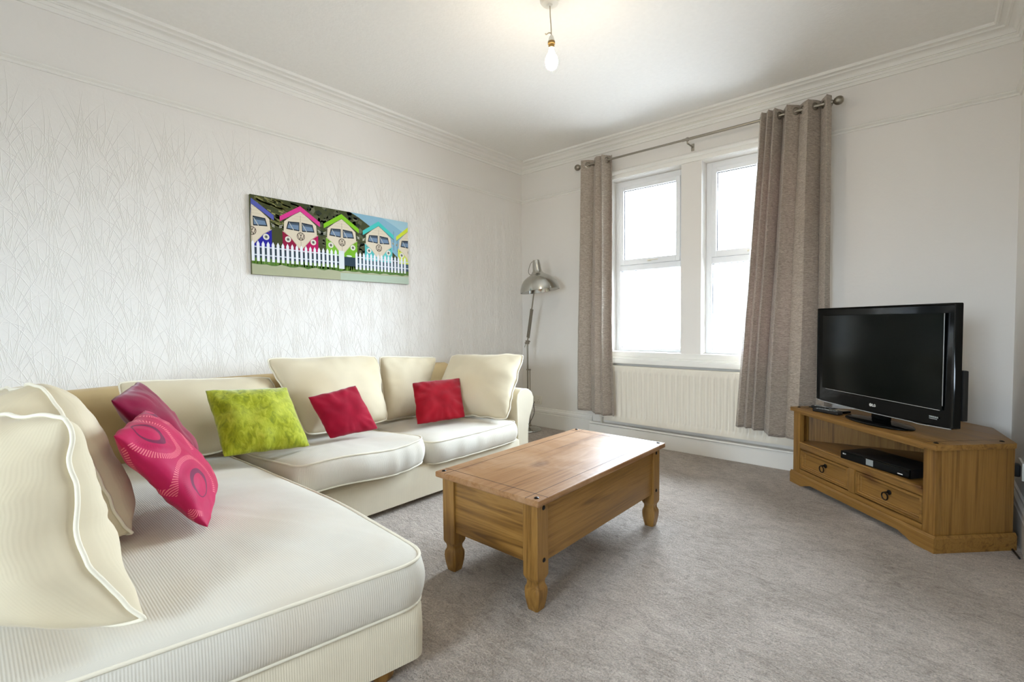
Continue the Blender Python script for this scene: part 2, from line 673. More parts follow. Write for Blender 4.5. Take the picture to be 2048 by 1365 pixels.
bm = bmesh.new()
box(bm, XL - 0.12, YN - 0.12, -0.08, XR + 0.12, YB + 0.25, 0.0)
structure(obj('floor', bm, M['carpet'], smooth=False))
bm = bmesh.new()
box(bm, XL - 0.12, YN - 0.12, ZC, XR + 0.12, YB + 0.25, ZC + 0.1)
structure(obj('ceiling', bm, M['ceiling'], smooth=False))
structure(obj('wall_back', wall_with_holes(YB, YB + 0.25, [(a, b, WZ0, WZ1) for a, b in WIN]), M['wall'], smooth=False))
structure(obj('wall_front', wall_with_holes(YN - 0.25, YN, [(NWX0, NWX1, NWZ0, NWZ1)]), M['wall'], smooth=False))
bm = bmesh.new()
box(bm, XR, YN, 0, XR + 0.12, YB, ZC)
structure(obj('wall_right', bm, M['wall'], smooth=False))


# left wall: slab plus the embossed reed pattern of its wallpaper, all in one mesh
def blade(bm, y, z, ang, length, bend, wd, x=XL, h=0.0017):
    N = 7
    py, pz, a = y, z, ang
    prev = None
    for i in range(N + 1):
        s = i / N
        ww = wd * (0.35 + 1.3 * s) * (1 - s) ** 0.5 if s < 1 else 0
        ww = max(ww, 0.0006)
        ny, nz_ = cos(a), -sin(a)
        hh = h * (0.4 + 0.6 * sin(pi * min(1, s * 1.1 + 0.05)))
        cur = (bm.verts.new((x + 0.0001, py + ny * ww, pz + nz_ * ww)), bm.verts.new((x + hh, py, pz)),
               bm.verts.new((x + 0.0001, py - ny * ww, pz - nz_ * ww)))
        if prev:
            bm.faces.new((prev[0], prev[1], cur[1], cur[0]))
            bm.faces.new((prev[1], prev[2], cur[2], cur[1]))
        prev = cur
        st = length / N
        py += sin(a) * st
        pz += cos(a) * st
        a += bend / N


bm = bmesh.new()
box(bm, XL - 0.12, YN, 0, XL, YB, ZC)
rnd = random.Random(4)
tuft = []
for k in range(30):
    ang = rnd.gauss(0, 0.26)
    tuft.append((rnd.uniform(-0.06, 0.06), rnd.uniform(0.0, 0.10), ang, rnd.uniform(0.16, 0.36), ang * rnd.uniform(0.4, 1.6) + rnd.gauss(0, 0.25), rnd.uniform(0.002, 0.004)))
yy = -0.4
ci = 0
while yy < YB:
    zz = 0.42 + (0.13 if ci % 2 else 0.0)
    while zz < 2.0:
        for (dy, dz, an, ln, be, wd) in tuft:
            if zz + dz + ln < 2.27:
                blade(bm, yy + dy * (1 if ci % 2 else -1), zz + dz, an * (1 if ci % 2 else -1), ln, be * (1 if ci % 2 else -1), wd)
        zz += 0.265
    yy += 0.175
    ci += 1
for f in bm.faces:
    pass
structure(obj('wall_left', bm, M['wall'], smooth=False))

# cornice, picture rail and skirting, each one continuous trim around the room
corn = [(0.0, 2.575), (0.012, 2.575), (0.013, 2.595), (0.018, 2.597), (0.019, 2.612), (0.026, 2.614), (0.028, 2.618), (0.024, 2.622)]
for k in range(7):
    a = k / 6 * pi / 2
    corn.append((0.030 + 0.034 * (1 - cos(a)), 2.624 + 0.026 * sin(a)))
corn += [(0.066, 2.648), (0.076, 2.648), (0.082, 2.656), (0.104, 2.662), (0.106, 2.655), (0.118, 2.654), (0.124, 2.662), (0.124, 2.6705), (0.0, 2.6705)]
loop = [(XR, YN), (XR, YB), (XL, YB), (XL, YN)]
bm = bmesh.new()
sweep(bm, corn, loop, closed=True)
structure(obj('trim_1', bm, M['gloss'], angle=25))
rail = [(0, 2.283), (0.008, 2.283), (0.012, 2.289), (0.010, 2.294), (0.016, 2.297), (0.024, 2.303), (0.024, 2.309), (0.016, 2.312), (0.010, 2.316), (0.004, 2.318), (0, 2.318)]
bm = bmesh.new()
sweep(bm, rail, [(-0.62, YB), (XR, YB)][::-1] and [(XR, YN), (XR, YB), (-0.62, YB)])
structure(obj('trim_2', bm, M['gloss'], angle=25))
bm = bmesh.new()
sweep(bm, rail, [(-2.33, YB), (XL, YB), (XL, YN)])
structure(obj('trim_3', bm, M['gloss'], angle=25))


def skirt(h, d=0.02):
    return [(0, 0.0), (d, 0.0), (d, h * 0.70), (d * 0.7, h * 0.73), (d * 0.95, h * 0.77), (d * 0.9, h * 0.86), (d * 0.45, h * 0.93), (d * 0.4, h * 0.985), (d * 0.2, h), (0, h)]


bm = bmesh.new()
sweep(bm, skirt(0.193, 0.024), [(-2.385, YB), (XL, YB)])
structure(obj('baseboard_back', bm, M['gloss'], angle=25))
bm = bmesh.new()
sweep(bm, skirt(0.193, 0.024), [(XL, YB - 0.026), (XL, YN)])
structure(obj('baseboard_left', bm, M['gloss'], angle=25))
bm = bmesh.new()
sweep(bm, skirt(0.193, 0.024), [(XR, YN), (XR, YB)])
structure(obj('baseboard_right', bm, M['gloss'], angle=25))
# low boxed plinth under the radiator, with a ledge along its top
bm = bmesh.new()
box(bm, -2.38, YB - 0.075, 0.0, XR - 0.026, YB, 0.122, 0.002)
structure(obj('baseboard_window', bm, M['gloss'], smooth=False))
bm = bmesh.new()
box(bm, -2.38, YB - 0.066, 0.122, XR - 0.026, YB, 0.1365, 0.002)
tube(bm, [(-2.37, YB - 0.08, 0.136), (-1.2, YB - 0.082, 0.133), (XR - 0.03, YB - 0.08, 0.13)], 0.0085, 10)
structure(obj('trim_4', bm, M['gloss']))
# head board over the windows with its moulding, and the window board below
bm = bmesh.new()
box(bm, -2.31, YB - 0.012, WZ1 + 0.003, -0.64, YB, 2.355, 0.001)
sweep(bm, [(0, 2.352), (0.020, 2.355), (0.034, 2.368), (0.034, 2.378), (0.022, 2.386), (0.014, 2.396), (0, 2.398)], [(-0.62, YB), (-2.33, YB)])
structure(obj('trim_5', bm, M['gloss'], angle=25))
bm = bmesh.new()
box(bm, -2.31, YB - 0.045, 0.733, -0.64, YB, 0.748, 0.002)
box(bm, -2.31, YB - 0.062, 0.692, -0.64, YB, 0.733, 0.006)
box(bm, -2.31, YB - 0.008, 0.748, -0.64, YB, WZ0 - 0.002, 0.001)
structure(obj('trim_6', bm, M['gloss']))
# reveals of the two openings, lined
for a, b in WIN:
    pass


# ------------------------------------------------------------------ windows
def frame_rect(bm, x0, x1, z0, z1, wl_, wr_, wb_, wt_, y0, y1, bev=0.004):
    box(bm, x0, y0, z0, x0 + wl_, y1, z1, bev)
    box(bm, x1 - wr_, y0, z0, x1, y1, z1, bev)
    box(bm, x0 + wl_, y0, z0, x1 - wr_, y1, z0 + wb_, bev)
    box(bm, x0 + wl_, y0, z1 - wt_, x1 - wr_, y1, z1, bev)


def window(n, a, b, flip=False):
    root = bpy.data.objects.new('window_%d' % n, None)
    COL.objects.link(root)
    root['kind'] = 'structure'
    y = YB + 0.105
    g = 0.001
    bm = bmesh.new()
    frame_rect(bm, a + g, b - g, WZ0 + g, WZ1 - g, 0.045, 0.045, 0.028, 0.05, y, y + 0.07)
    box(bm, a + 0.046, y, 1.515, b - 0.046, y + 0.07, 1.565, 0.004)
    obj('window_frame', bm, M['upvc'], root)
    bm = bmesh.new()
    frame_rect(bm, a + 0.047, b - 0.047, 1.566, WZ1 - 0.052, 0.036, 0.036, 0.05, 0.036, y - 0.014, y + 0.045, 0.005)
    s = obj('sash', bm, M['upvc'], root)
    bm = bmesh.new()
    c = (a + b) / 2 + 0.01
    box(bm, c - 0.018, y - 0.022, 1.583, c + 0.018, y - 0.014, 1.597, 0.002)
    box(bm, c - 0.006, y - 0.036, 1.585, c + 0.008, y - 0.022, 1.596, 0.002)
    box(bm, c - 0.004, y - 0.038, 1.588, c + 0.085, y - 0.028, 1.597, 0.003)
    obj('handle', bm, M['plastic'], s)
    bm = bmesh.new()
    box(bm, a + 0.08, y + 0.014, 1.61, b - 0.08, y + 0.02, WZ1 - 0.085)
    obj('upper_pane', bm, M['glass'], root, smooth=False)
    bm = bmesh.new()
    box(bm, a + 0.043, y + 0.03, WZ0 + 0.026, b - 0.043, y + 0.036, 1.518)
    obj('lower_pane', bm, M['glass'], root, smooth=False)
    bm = bmesh.new()
    for (x0, x1, z0, z1, yy_) in ((a + 0.083, b - 0.083, 1.6155, WZ1 - 0.088, y + 0.008), (a + 0.045, b - 0.045, WZ0 + 0.029, 1.515, y + 0.024)):
        frame_rect(bm, x0, x1, z0, z1, 0.004, 0.004, 0.004, 0.004, yy_, yy_ + 0.006, 0)
    obj('gasket', bm, M['dark'], root, smooth=False)


window(1, *WIN[0])
window(2, *WIN[1])
# added window, unseen behind the camera, to let in fill daylight
root = bpy.data.objects.new('window_3', None)
COL.objects.link(root)
root['kind'] = 'structure'
bm = bmesh.new()
frame_rect(bm, NWX0 + 0.001, NWX1 - 0.001, NWZ0 + 0.001, NWZ1 - 0.001, 0.06, 0.06, 0.06, 0.06, YN - 0.18, YN - 0.11)
box(bm, (NWX0 + NWX1) / 2 - 0.03, YN - 0.18, NWZ0 + 0.06, (NWX0 + NWX1) / 2 + 0.03, YN - 0.11, NWZ1 - 0.06, 0.003)
obj('window_frame', bm, M['upvc'], root)
bm = bmesh.new()
box(bm, NWX0 + 0.05, YN - 0.15, NWZ0 + 0.05, NWX1 - 0.05, YN - 0.144, NWZ1 - 0.05)
obj('pane', bm, M['glass'], root, smooth=False)

# ------------------------------------------------------------------ radiator
rad = thing('radiator', 'long white ribbed panel radiator below the windows', 'radiator', (0, 0, 0))
RX0, RX1, RZ0, RZ1, RY = -2.215, -0.72, 0.175, 0.668, 3.795
bm = bmesh.new()
npitch = (2.059 - 1.104) / 20
xs = [RX0]
prof = [(RX0, 0.0)]
x = -2.059 - npitch * 2
while x < RX1 - 0.06:
    prof += [(x - 0.010, 0.0), (x - 0.005, 0.013), (x + 0.005, 0.013), (x + 0.010, 0.0)]
    x += npitch
prof.append((RX1, 0.0))
zl = [(RZ0 + 0.002, 0), (RZ0 + 0.045, 0), (RZ0 + 0.062, 1), (RZ1 - 0.055, 1), (RZ1 - 0.038, 0), (RZ1 - 0.002, 0)]
grid = [[bm.verts.new((px_, RY + d * k, z)) for px_, d in prof] for z, k in zl]
for i in range(len(zl) - 1):
    for j in range(len(prof) - 1):
        bm.faces.new((grid[i][j], grid[i][j + 1], grid[i + 1][j + 1], grid[i + 1][j]))
obj('front_panel', bm, M['radiator'], rad, angle=60)
bm = bmesh.new()
box(bm, RX0, RY + 0.0145, RZ0, RX1, RY + 0.05, RZ1 - 0.008, 0.003)
obj('back_panel', bm, M['radiator'], rad)
bm = bmesh.new()
box(bm, RX0 - 0.002, RY - 0.0005, RZ1 - 0.006, RX1 + 0.002, RY + 0.055, RZ1 + 0.004, 0.003)
box(bm, RX0 - 0.004, RY - 0.0005, RZ0, RX0, RY + 0.055, RZ1, 0.001)
box(bm, RX1, RY - 0.0005, RZ0, RX1 + 0.004, RY + 0.055, RZ1, 0.001)
obj('casing', bm, M['radiator'], rad)
for xb in (-2.0, -0.9):
    bm = bmesh.new()
    box(bm, xb - 0.02, RY + 0.05, 0.25, xb + 0.02, YB - 0.0005, 0.6)
    obj('wall_bracket', bm, M['radiator'], rad)
bm = bmesh.new()
tube(bm, [(RX0 - 0.004, RY + 0.03, 0.20), (RX0 - 0.05, RY + 0.03, 0.20)], 0.009, 10)
lathe(bm, [(0, 0), (0.016, 0), (0.018, 0.01), (0.014, 0.045), (0, 0.048)], 16, Matrix.Translation((RX0 - 0.05, RY + 0.03, 0.195)))
tube(bm, [(RX0 - 0.05, RY + 0.03, 0.20), (RX0 - 0.05, RY + 0.03, 0.137)], 0.0075, 10)
obj('valve', bm, M['plastic'], rad)

# ------------------------------------------------------------------ curtains and rod
ROD_Y, ROD_Z = 3.765, 2.466
rod = thing('curtain_rod', 'slim brushed steel curtain rod with ball finials over the windows', 'curtain rod')
bm = bmesh.new()
tube(bm, [(-2.43, ROD_Y, ROD_Z), (-1.46, ROD_Y, ROD_Z), (-1.46, ROD_Y, ROD_Z), (-0.50, ROD_Y, ROD_Z)][0:2], 0.0085, 14)
tube(bm, [(-1.50, ROD_Y, ROD_Z), (-0.52, ROD_Y, ROD_Z)], 0.0105, 14)
obj('pole', bm, M['steel'], rod)
for xx, s in ((-2.43, -1), (-0.52, 1)):
    bm = bmesh.new()
    mt = Matrix.Translation((xx, ROD_Y, ROD_Z)) @ Matrix.Rotation(s * pi / 2, 4, 'Y')
    lathe(bm, [(0.0, -0.004), (0.014, -0.004), (0.014, 0.008), (0.010, 0.010), (0.019, 0.017), (0.026, 0.028), (0.028, 0.040), (0.025, 0.053), (0.016, 0.063), (0, 0.067)], 24, mt)
    obj('finial', bm, M['steel'], rod)
for xx in (-2.40, -1.46, -0.56):
    bm = bmesh.new()
    tube(bm, [(xx, YB - 0.001, ROD_Z - 0.03), (xx, ROD_Y, ROD_Z - 0.03), (xx, ROD_Y, ROD_Z - 0.012)], 0.0055, 10)
    box(bm, xx - 0.011, YB - 0.008, ROD_Z - 0.06, xx + 0.011, YB, ROD_Z - 0.005, 0.002)
    lathe(bm, [(0.0115, -0.008), (0.0145, -0.008), (0.0145, 0.008), (0.0115, 0.008)], 18, Matrix.Translation((xx, ROD_Y, ROD_Z)) @ Matrix.Rotation(pi / 2, 4, 'Y'))
    obj('bracket', bm, M['steel'], rod)


def curtain(label, xt, xb, zbot, keys, seed, yb, spread=1.0):
    """eyelet curtain; keys are (place along the width 0..1, how far the cloth stands forward)"""
    root = thing('curtain', label, 'curtain')
    bm = bmesh.new()
    uvl = bm.loops.layers.uv.new('UVMap')
    PER, NV = 14, 90
    cols = []
    for (u0, y0), (u1, y1) in zip(keys, keys[1:]):
        for k in range(PER):
            t = k / PER
            e = (1 - cos(pi * t)) / 2
            # the cloth doubles back on itself a little in the deep folds
            lean = -0.10 * (u1 - u0) * sin(2 * pi * t)
            cols.append((u0 + (u1 - u0) * (t * 0.75 + e * 0.25) + lean, y0 + (y1 - y0) * e))
    cols.append(keys[-1])
    NU = len(cols) - 1
    ztop = ROD_Z + 0.042
    arc_ = [0.0]
    for (a0, b0), (a1, b1) in zip(cols, cols[1:]):
        arc_.append(arc_[-1] + hypot((a1 - a0) * (xb[1] - xb[0]), b1 - b0))
    rows = []
    for j in range(NV + 1):
        s = j / NV
        row = []
        for i, (u, yo) in enumerate(cols):
            x0 = xt[0] + (xt[1] - xt[0]) * u
            x1 = xb[0] + (xb[1] - xb[0]) * u
            e = s ** 1.1
            drift = 0.012 * nz(u * 3 + seed, s * 1.7, seed) * min(1, s * 2)
            A = 1.0 + spread * 0.35 * nz(u * 4, s * 2.0, seed + 5) * min(1, s * 3)
            xx = x0 + (x1 - x0) * e + drift
            yc = ROD_Y + (yb(u) - ROD_Y) * min(1, s * 1.5)
            yy = yc - yo * A * 1.2
            yy += 0.0035 * nz(u * 16, s * 22, seed) + 0.0022 * nz(u * 34, s * 70, seed + 3)
            lim = 3.786 if (-2.23 < xx < -0.71 and s > 0.72) else (3.81 if -2.35 < xx < -0.6 and s > 0.7 else YB - 0.02)
            zz = ztop + (zbot(u) - ztop) * s + (0.006 * nz(u * 9, 1, seed) if j == 0 else 0)
            row.append(bm.verts.new((xx, min(yy, lim), zz)))
        rows.append(row)
    for j in range(NV):
        for i in range(NU):
            f = bm.faces.new((rows[j][i], rows[j][i + 1], rows[j + 1][i + 1], rows[j + 1][i]))
            for lp, (a, b) in zip(f.loops, ((i, j), (i + 1, j), (i + 1, j + 1), (i, j + 1))):
                lp[uvl].uv = (arc_[a], b / NV * 2.3)
    o = obj('curtain_cloth', bm, M['curtain'], root, angle=180)
    md = o.modifiers.new('thick', 'SOLIDIFY')
    md.thickness = 0.0022
    md.offset = 0
    for k, ((u0, y0), (u1, y1)) in enumerate(zip(keys, keys[1:])):
        if abs(y1 - y0) < 0.03:
            continue
        t = max(0.1, min(0.9, y0 / (y0 - y1))) if y0 * y1 < 0 else 0.5
        xx = xt[0] + (xt[1] - xt[0]) * (u0 + (u1 - u0) * t)
        bm = bmesh.new()
        ang = atan2(-(y1 - y0), (u1 - u0) * (xt[1] - xt[0]))
        mt = Matrix.Translation((xx, ROD_Y, ROD_Z)) @ Matrix.Rotation(ang, 4, 'Z') @ Matrix.Rotation(pi / 2, 4, 'X')
        lathe(bm, [(0.018, -0.003), (0.021, -0.005), (0.027, -0.003), (0.028, 0), (0.027, 0.003), (0.021, 0.005), (0.018, 0.003), (0.018, -0.003)], 22, mt)
        obj('eyelet', bm, M['steel'], root)
    return root


curtain('narrow taupe crinkled eyelet curtain hanging left of the windows beside the lamp', (-2.430, -2.125), (-2.455, -2.080), lambda u: 0.262 - 0.03 * u,
        [(0, 0.0), (0.09, 0.036), (0.36, -0.034), (0.60, 0.040), (0.70, 0.012), (0.80, 0.042), (0.91, -0.034), (1.0, -0.012)], 2.3, lambda u: 3.72)
curtain('wide taupe crinkled eyelet curtain flaring over the right window behind the television', (-0.945, -0.520), (-1.085, -0.505), lambda u: 0.285 - 0.05 * u + 0.012 * sin(9 * u),
        [(0, -0.012), (0.05, 0.034), (0.10, 0.000), (0.15, 0.040), (0.195, 0.002), (0.245, 0.042), (0.325, -0.036), (0.42, 0.045), (0.57, -0.022), (0.71, 0.046), (0.845, -0.040), (0.955, 0.042), (1.0, 0.0)], 7.1,
        lambda u: 3.72 + 0.045 * max(0, (u - 0.6) / 0.4))

# ------------------------------------------------------------------ socket, plug and cables
sk = thing('wall_socket', 'white double wall socket above the skirting beside the sofa arm', 'socket')
bm = bmesh.new()
box(bm, -3.135, YB - 0.010, 0.225, -2.985, YB, 0.312, 0.003)
obj('faceplate', bm, M['plastic'], sk)
for xx in (-3.10, -3.03):
    bm = bmesh.new()
    box(bm, xx, YB - 0.0135, 0.287, xx + 0.013, YB - 0.010, 0.304, 0.001)
    obj('switch', bm, M['plastic'], sk)
for xx in (-3.094, -3.024):
    for (dx, dz) in ((0, 0.022), (-0.011, 0), (0.011, 0)):
        bm = bmesh.new()
        box(bm, xx + dx - 0.002, YB - 0.0106, 0.246 + dz - 0.003, xx + dx + 0.002, YB - 0.0099, 0.246 + dz + 0.003)
        obj('pin_hole', bm, M['dark'], sk, smooth=False)

# ------------------------------------------------------------------ ceiling light
BX, BY = -1.452, 1.975
pl = thing('pendant_light', 'bare glowing bulb hanging on a short flex from a white ceiling rose', 'light', (BX, BY, 0))
bm = bmesh.new()
lathe(bm, [(0, 2.6695), (0.052, 2.6695), (0.053, 2.664), (0.049, 2.640), (0.040, 2.628), (0.014, 2.624), (0.010, 2.618), (0, 2.618)][::-1], 32)
obj('ceiling_rose', bm, M['plastic'], pl)
bm = bmesh.new()
tube(bm, smoothpath([(0, 0, 2.62), (0.001, 0, 2.57), (0.004, 0.002, 2.52), (0.005, 0.003, 2.468)], 6), 0.0028, 8)
lp = [(0.004, 0.003, 2.487), (-0.006, -0.002, 2.491), (-0.018, -0.008, 2.485), (-0.022, -0.012, 2.490)]
tube(bm, smoothpath(lp, 5), 0.003, 8)
obj('flex', bm, M['flex'], pl)
bm = bmesh.new()
lathe(bm, [(0, 2.474), (0.008, 2.474), (0.011, 2.468), (0.015, 2.455), (0.0165, 2.445), (0, 2.445)][::-1], 24, Matrix.Translation((0.005, 0.003, 0)))
obj('lamp_holder', bm, M['plastic'], pl)
bm = bmesh.new()
lathe(bm, [(0, 2.4455), (0.018, 2.4455), (0.018, 2.434), (0.0145, 2.431), (0.014, 2.415), (0, 2.415)][::-1], 24, Matrix.Translation((0.005, 0.003, 0)))
obj('holder_skirt', bm, M['brass'], pl)
bm = bmesh.new()
pr = [(0, 2.416), (0.0125, 2.416), (0.0135, 2.402)]
for k in range(1, 15):
    a = radians(150 - k * 150 / 14 * 1.0)
    pr.append((0.031 * sin(a) if k < 14 else 0.0, 2.352 - 0.031 * cos(pi - a) * -1 if False else 2.350 - 0.031 * cos(a) * 1))
pr = [(0, 2.416), (0.0125, 2.416), (0.0135, 2.400), (0.018, 2.388), (0.026, 2.374), (0.0305, 2.358), (0.031, 2.345), (0.028, 2.330), (0.021, 2.318), (0.011, 2.311), (0, 2.309)]
lathe(bm, pr[::-1], 32, Matrix.Translation((0.005, 0.003, 0)))
obj('light_bulb', bm, M['bulb'], pl)


# ------------------------------------------------------------------ soft goods
def pillow(name, label, group, corners, thick, mat, pipe=None, pinch=0.06, back=0.5, seed=0.0, crease=0.008, N=34, sag=0.0, cat='cushion', tube_r=0.005, power=0.55, wig=0.006, flare=None, soft=None):
    """corners: TL TR BR BL world points as seen from the front; a filled cushion around that seam.
    back is the share of the thickness that lies behind the seam."""
    soft = soft if soft is not None else (0.055 if pipe is not None else 0.03)
    A, B, C, D = [Vector(c) for c in corners]
    cen = (A + B + C + D) / 4
    nrm = (C - A).cross(B - D).normalized()          # points out of the front
    W = ((A - B).length + (C - D).length) / 2
    Hh = ((A - D).length + (B - C).length) / 2
    root = thing(name, label, cat, tuple(cen), 0, group)

    def seam(u, v):
        """u,v in -1..1 (v up)"""
        cf = 1 - soft * (abs(u) * abs(v)) ** 6
        uu = u * (1 - pinch * (1 - v * v)) * cf
        vv = v * (1 - pinch * (1 - u * u)) * cf
        a, b = (uu + 1) / 2, (vv + 1) / 2
        p = (D * (1 - a) + C * a) * (1 - b) + (A * (1 - a) + B * a) * b
        if flare is not None:
            p = p + flare(u, v)
        return p - cen

    bm = bmesh.new()
    uvl = bm.loops.layers.uv.new('UVMap')

    def pt(u, v, side):
        hgt = max(0.0, (1 - abs(u) ** 2.4)) * max(0.0, (1 - abs(v) ** 2.4))
        h = hgt ** power
        p = seam(u, v)
        lowv = 1 + 0.22 * sag * (-v)
        edge = max(abs(u), abs(v))
        cr = 0
        if hgt > 0:
            ang = atan2(v, u)
            cr = crease * (nz(cos(ang) * 5 + seed, sin(ang) * 5, side * 3.0 + seed) * edge * edge * 1.5 + nz(u * 2.2 + seed, v * 2.2, side + seed) * 1.5) * min(1, hgt * 4)
        d = side * (thick * (back if side < 0 else 1 - back) * h * lowv + cr)
        wg = wig * nz(u * 2.6 + seed, v * 2.6, 4.4 + seed) + wig * 0.35 * nz(u * 6 + seed, v * 6, 2.2)
        out = (seam(u, v) - seam(0, 0))
        out = out.normalized() * (0.0 if hgt > 0.3 else wig * 0.7 * nz(u * 4.5, v * 4.5, seed) * (1 - hgt / 0.3))
        return p + nrm * (d + wg * (1 - min(1, hgt * 2))) + out

    def par(i):
        t = -1 + 2 * i / N
        return sin(t * pi / 2) * 0.55 + t * 0.45
    idx = {}
    for side in (1, -1):
        for i in range(N + 1):
            for j in range(N + 1):
                bd = i in (0, N) or j in (0, N)
                if bd and side == -1:
                    idx[(side, i, j)] = idx[(1, i, j)]
                else:
                    idx[(side, i, j)] = bm.verts.new(pt(par(i), par(j), side))
    for side in (1, -1):
        for i in range(N):
            for j in range(N):
                q = [(i, j), (i + 1, j), (i + 1, j + 1), (i, j + 1)]
                if side == -1:
                    q = q[::-1]
                f = bm.faces.new([idx[(side,) + k] for k in q])
                for l_, (a, b) in zip(f.loops, q):
                    l_[uvl].uv = ((par(a) + 1) / 2 * W, (par(b) + 1) / 2 * Hh)
    bmesh.ops.recalc_face_normals(bm, faces=bm.faces)
    body = obj('cushion_cover', bm, mat, root, angle=180)
    if pipe is not None:
        bm = bmesh.new()
        pts = []
        seq = [(i, 0) for i in range(N)] + [(N, j) for j in range(N)] + [(i, N) for i in range(N, 0, -1)] + [(0, j) for j in range(N, 0, -1)]
        for (i, j) in seq:
            p = pt(par(i), par(j), 1)
            pts.append(p + (p - Vector((0, 0, 0))).normalized() * tube_r * 0.8)
        tube(bm, pts, tube_r, 8, closed=True)
        obj('piping', bm, pipe, root, angle=180)
    return root


def offset_poly(P, d):
    n = len(P)
    out = []
    for i in range(n):
        a = (P[i] - P[i - 1]).normalized()
        b = (P[(i + 1) % n] - P[i]).normalized()
        m = Vector((a.y + b.y, -a.x - b.x))
        m = m.normalized() if m.length > 1e-6 else Vector((a.y, -a.x))
        out.append(P[i] + m * d)
    return out


def rounded(poly, radii, n=8):
    """round the corners of a CCW plan polygon"""
    out = []
    m = len(poly)
    for i in range(m):
        p = Vector(poly[i])
        a = Vector(poly[i - 1]) - p
        b = Vector(poly[(i + 1) % m]) - p
        r = radii[i]
        if r <= 0:
            out.append(p)
            continue
        p0, p1 = p + a.normalized() * r, p + b.normalized() * r
        for k in range(n + 1):
            t = k / n
            out.append(p0 * (1 - t) ** 2 + p * 2 * t * (1 - t) + p1 * t * t)
    return out


def resample(P, step):
    out = []
    n = len(P)
    for i in range(n):
        a, b = P[i], P[(i + 1) % n]
        L = (b - a).length
        k = max(1, int(round(L / step)))
        for j in range(k):
            out.append(a + (b - a) * (j / k))
    return out


def seat_cushion(name, parent, poly, radii, z0, z1, puff, bulge, mat, pipe, deform=None, seed=0.0, step=0.03, top_uv=True, under=True):
    """boxed cushion with crowned top, soft bulging border and piping at both edges"""
    P = resample(rounded(poly, radii), step)
    n = len(P)
    cen = sum(P, Vector((0, 0))) / n
    bm = bmesh.new()
    uvl = bm.loops.layers.uv.new('UVMap')
    rings = []
    deform = deform or (lambda p: p)
    per = [0.0]
    for i in range(n):
        per.append(per[-1] + (P[(i + 1) % n] - P[i]).length)
    NS, NT_ = 7, 12

    def ring(pts, zf, uvf):
        r = []
        for i, p in enumerate(pts):
            q = Vector((p.x, p.y, zf(i, p)))
            r.append((bm.verts.new(deform(q)), uvf(i, q)))
        rings.append(r)
    # underside
    inner = [cen + (p - cen) * 0.75 for p in P]
    ring(inner, lambda i, p: z0 + 0.006, lambda i, q: (q.y, q.x))
    for k in range(NS + 1):
        t = k / NS
        off = bulge * sin(pi * t) ** 0.8 - 0.004
        pp = offset_poly(P, off)
        zz = z0 + (z1 - z0) * t
        ring(pp, lambda i, p, zz=zz, t=t: zz + 0.004 * sin(pi * t) * nz(p.x * 9, p.y * 9, seed), lambda i, q: (per[i], q.z))
    lo = P
    for k in range(1, NT_ + 1):
        t = k / NT_
        s = 1 - t ** 1.25
        pp = [cen + (p - cen) * s for p in lo] if k < NT_ else [cen + (p - cen) * 0.02 for p in lo]
        hh = 1 - (1 - min(1, t * 1.15)) ** 2.2
        ring(pp, lambda i, p, hh=hh, t=t: z1 + puff * hh + 0.006 * nz(p.x * 5, p.y * 5, seed + 2) * min(1, t * 4) + 0.0025 * nz(p.x * 16, p.y * 16, seed) * min(1, t * 4), lambda i, q: (q.y, q.x))
    for a, b in zip(rings, rings[1:]):
        for i in range(n):
            j = (i + 1) % n
            f = bm.faces.new((a[i][0], a[j][0], b[j][0], b[i][0]))
            side = a in rings[1:NS + 1] and b in rings[2:NS + 2]
            for lp_, v in zip(f.loops, (a[i], a[j], b[j], b[i])):
                lp_[uvl].uv = v[1]
            if side and j == 0:
                f.loops[1][uvl].uv = (per[n], a[j][1][1])
                f.loops[2][uvl].uv = (per[n], b[j][1][1])
    bm.faces.new([v[0] for v in rings[0]][::-1])
    bm.faces.new([v[0] for v in rings[-1]])
    tops = [v[0].co.copy() for v in rings[NS + 1]]
    bots = [v[0].co.copy() for v in rings[1]]
    o = obj(name, bm, mat, parent, angle=180)
    if pipe:
        bm = bmesh.new()
        tube(bm, [t + Vector((0, 0, 0.001)) for t in tops], 0.005, 8, closed=True)
        tube(bm, [t for t in bots], 0.005, 8, closed=True)
        obj('piping', bm, pipe, o, angle=180)
    return o


# ------------------------------------------------------------------ corner sofa
sofa = thing('corner_sofa', 'large cream corner sofa with chaise along the left wall', 'sofa')
SF = -2.265
CH = [(-1.30, -0.02), (-1.125, 0.925), (-1.75, 0.975), (-2.6, 0.955), (-3.14, 0.93), (-3.14, -0.02)]


def soft_base(name, poly, radii, z0, z1, mat):
    P = resample(rounded(poly, radii, 5), 0.04)
    n = len(P)
    bm = bmesh.new()
    uvl = bm.loops.layers.uv.new('UVMap')
    per = [0.0]
    for i in range(n):
        per.append(per[-1] + (P[(i + 1) % n] - P[i]).length)
    lv = [(z0, -0.008), (z0 + 0.006, 0), (z0 + (z1 - z0) * 0.5, 0.003), (z1 - 0.012, 0), (z1, -0.012)]
    rg = [[bm.verts.new((p.x, p.y, z)) for p in offset_poly(P, d)] for z, d in lv]
    for k in range(len(lv) - 1):
        for i in range(n):
            j = (i + 1) % n
            f = bm.faces.new((rg[k][i], rg[k][j], rg[k + 1][j], rg[k + 1][i]))
            for l_, uvv in zip(f.loops, ((per[i], lv[k][0]), (per[i + 1], lv[k][0]), (per[i + 1], lv[k + 1][0]), (per[i], lv[k + 1][0]))):
                l_[uvl].uv = uvv
    bm.faces.new(rg[0][::-1])
    bm.faces.new(rg[-1])
    return obj(name, bm, mat, sofa, angle=50)


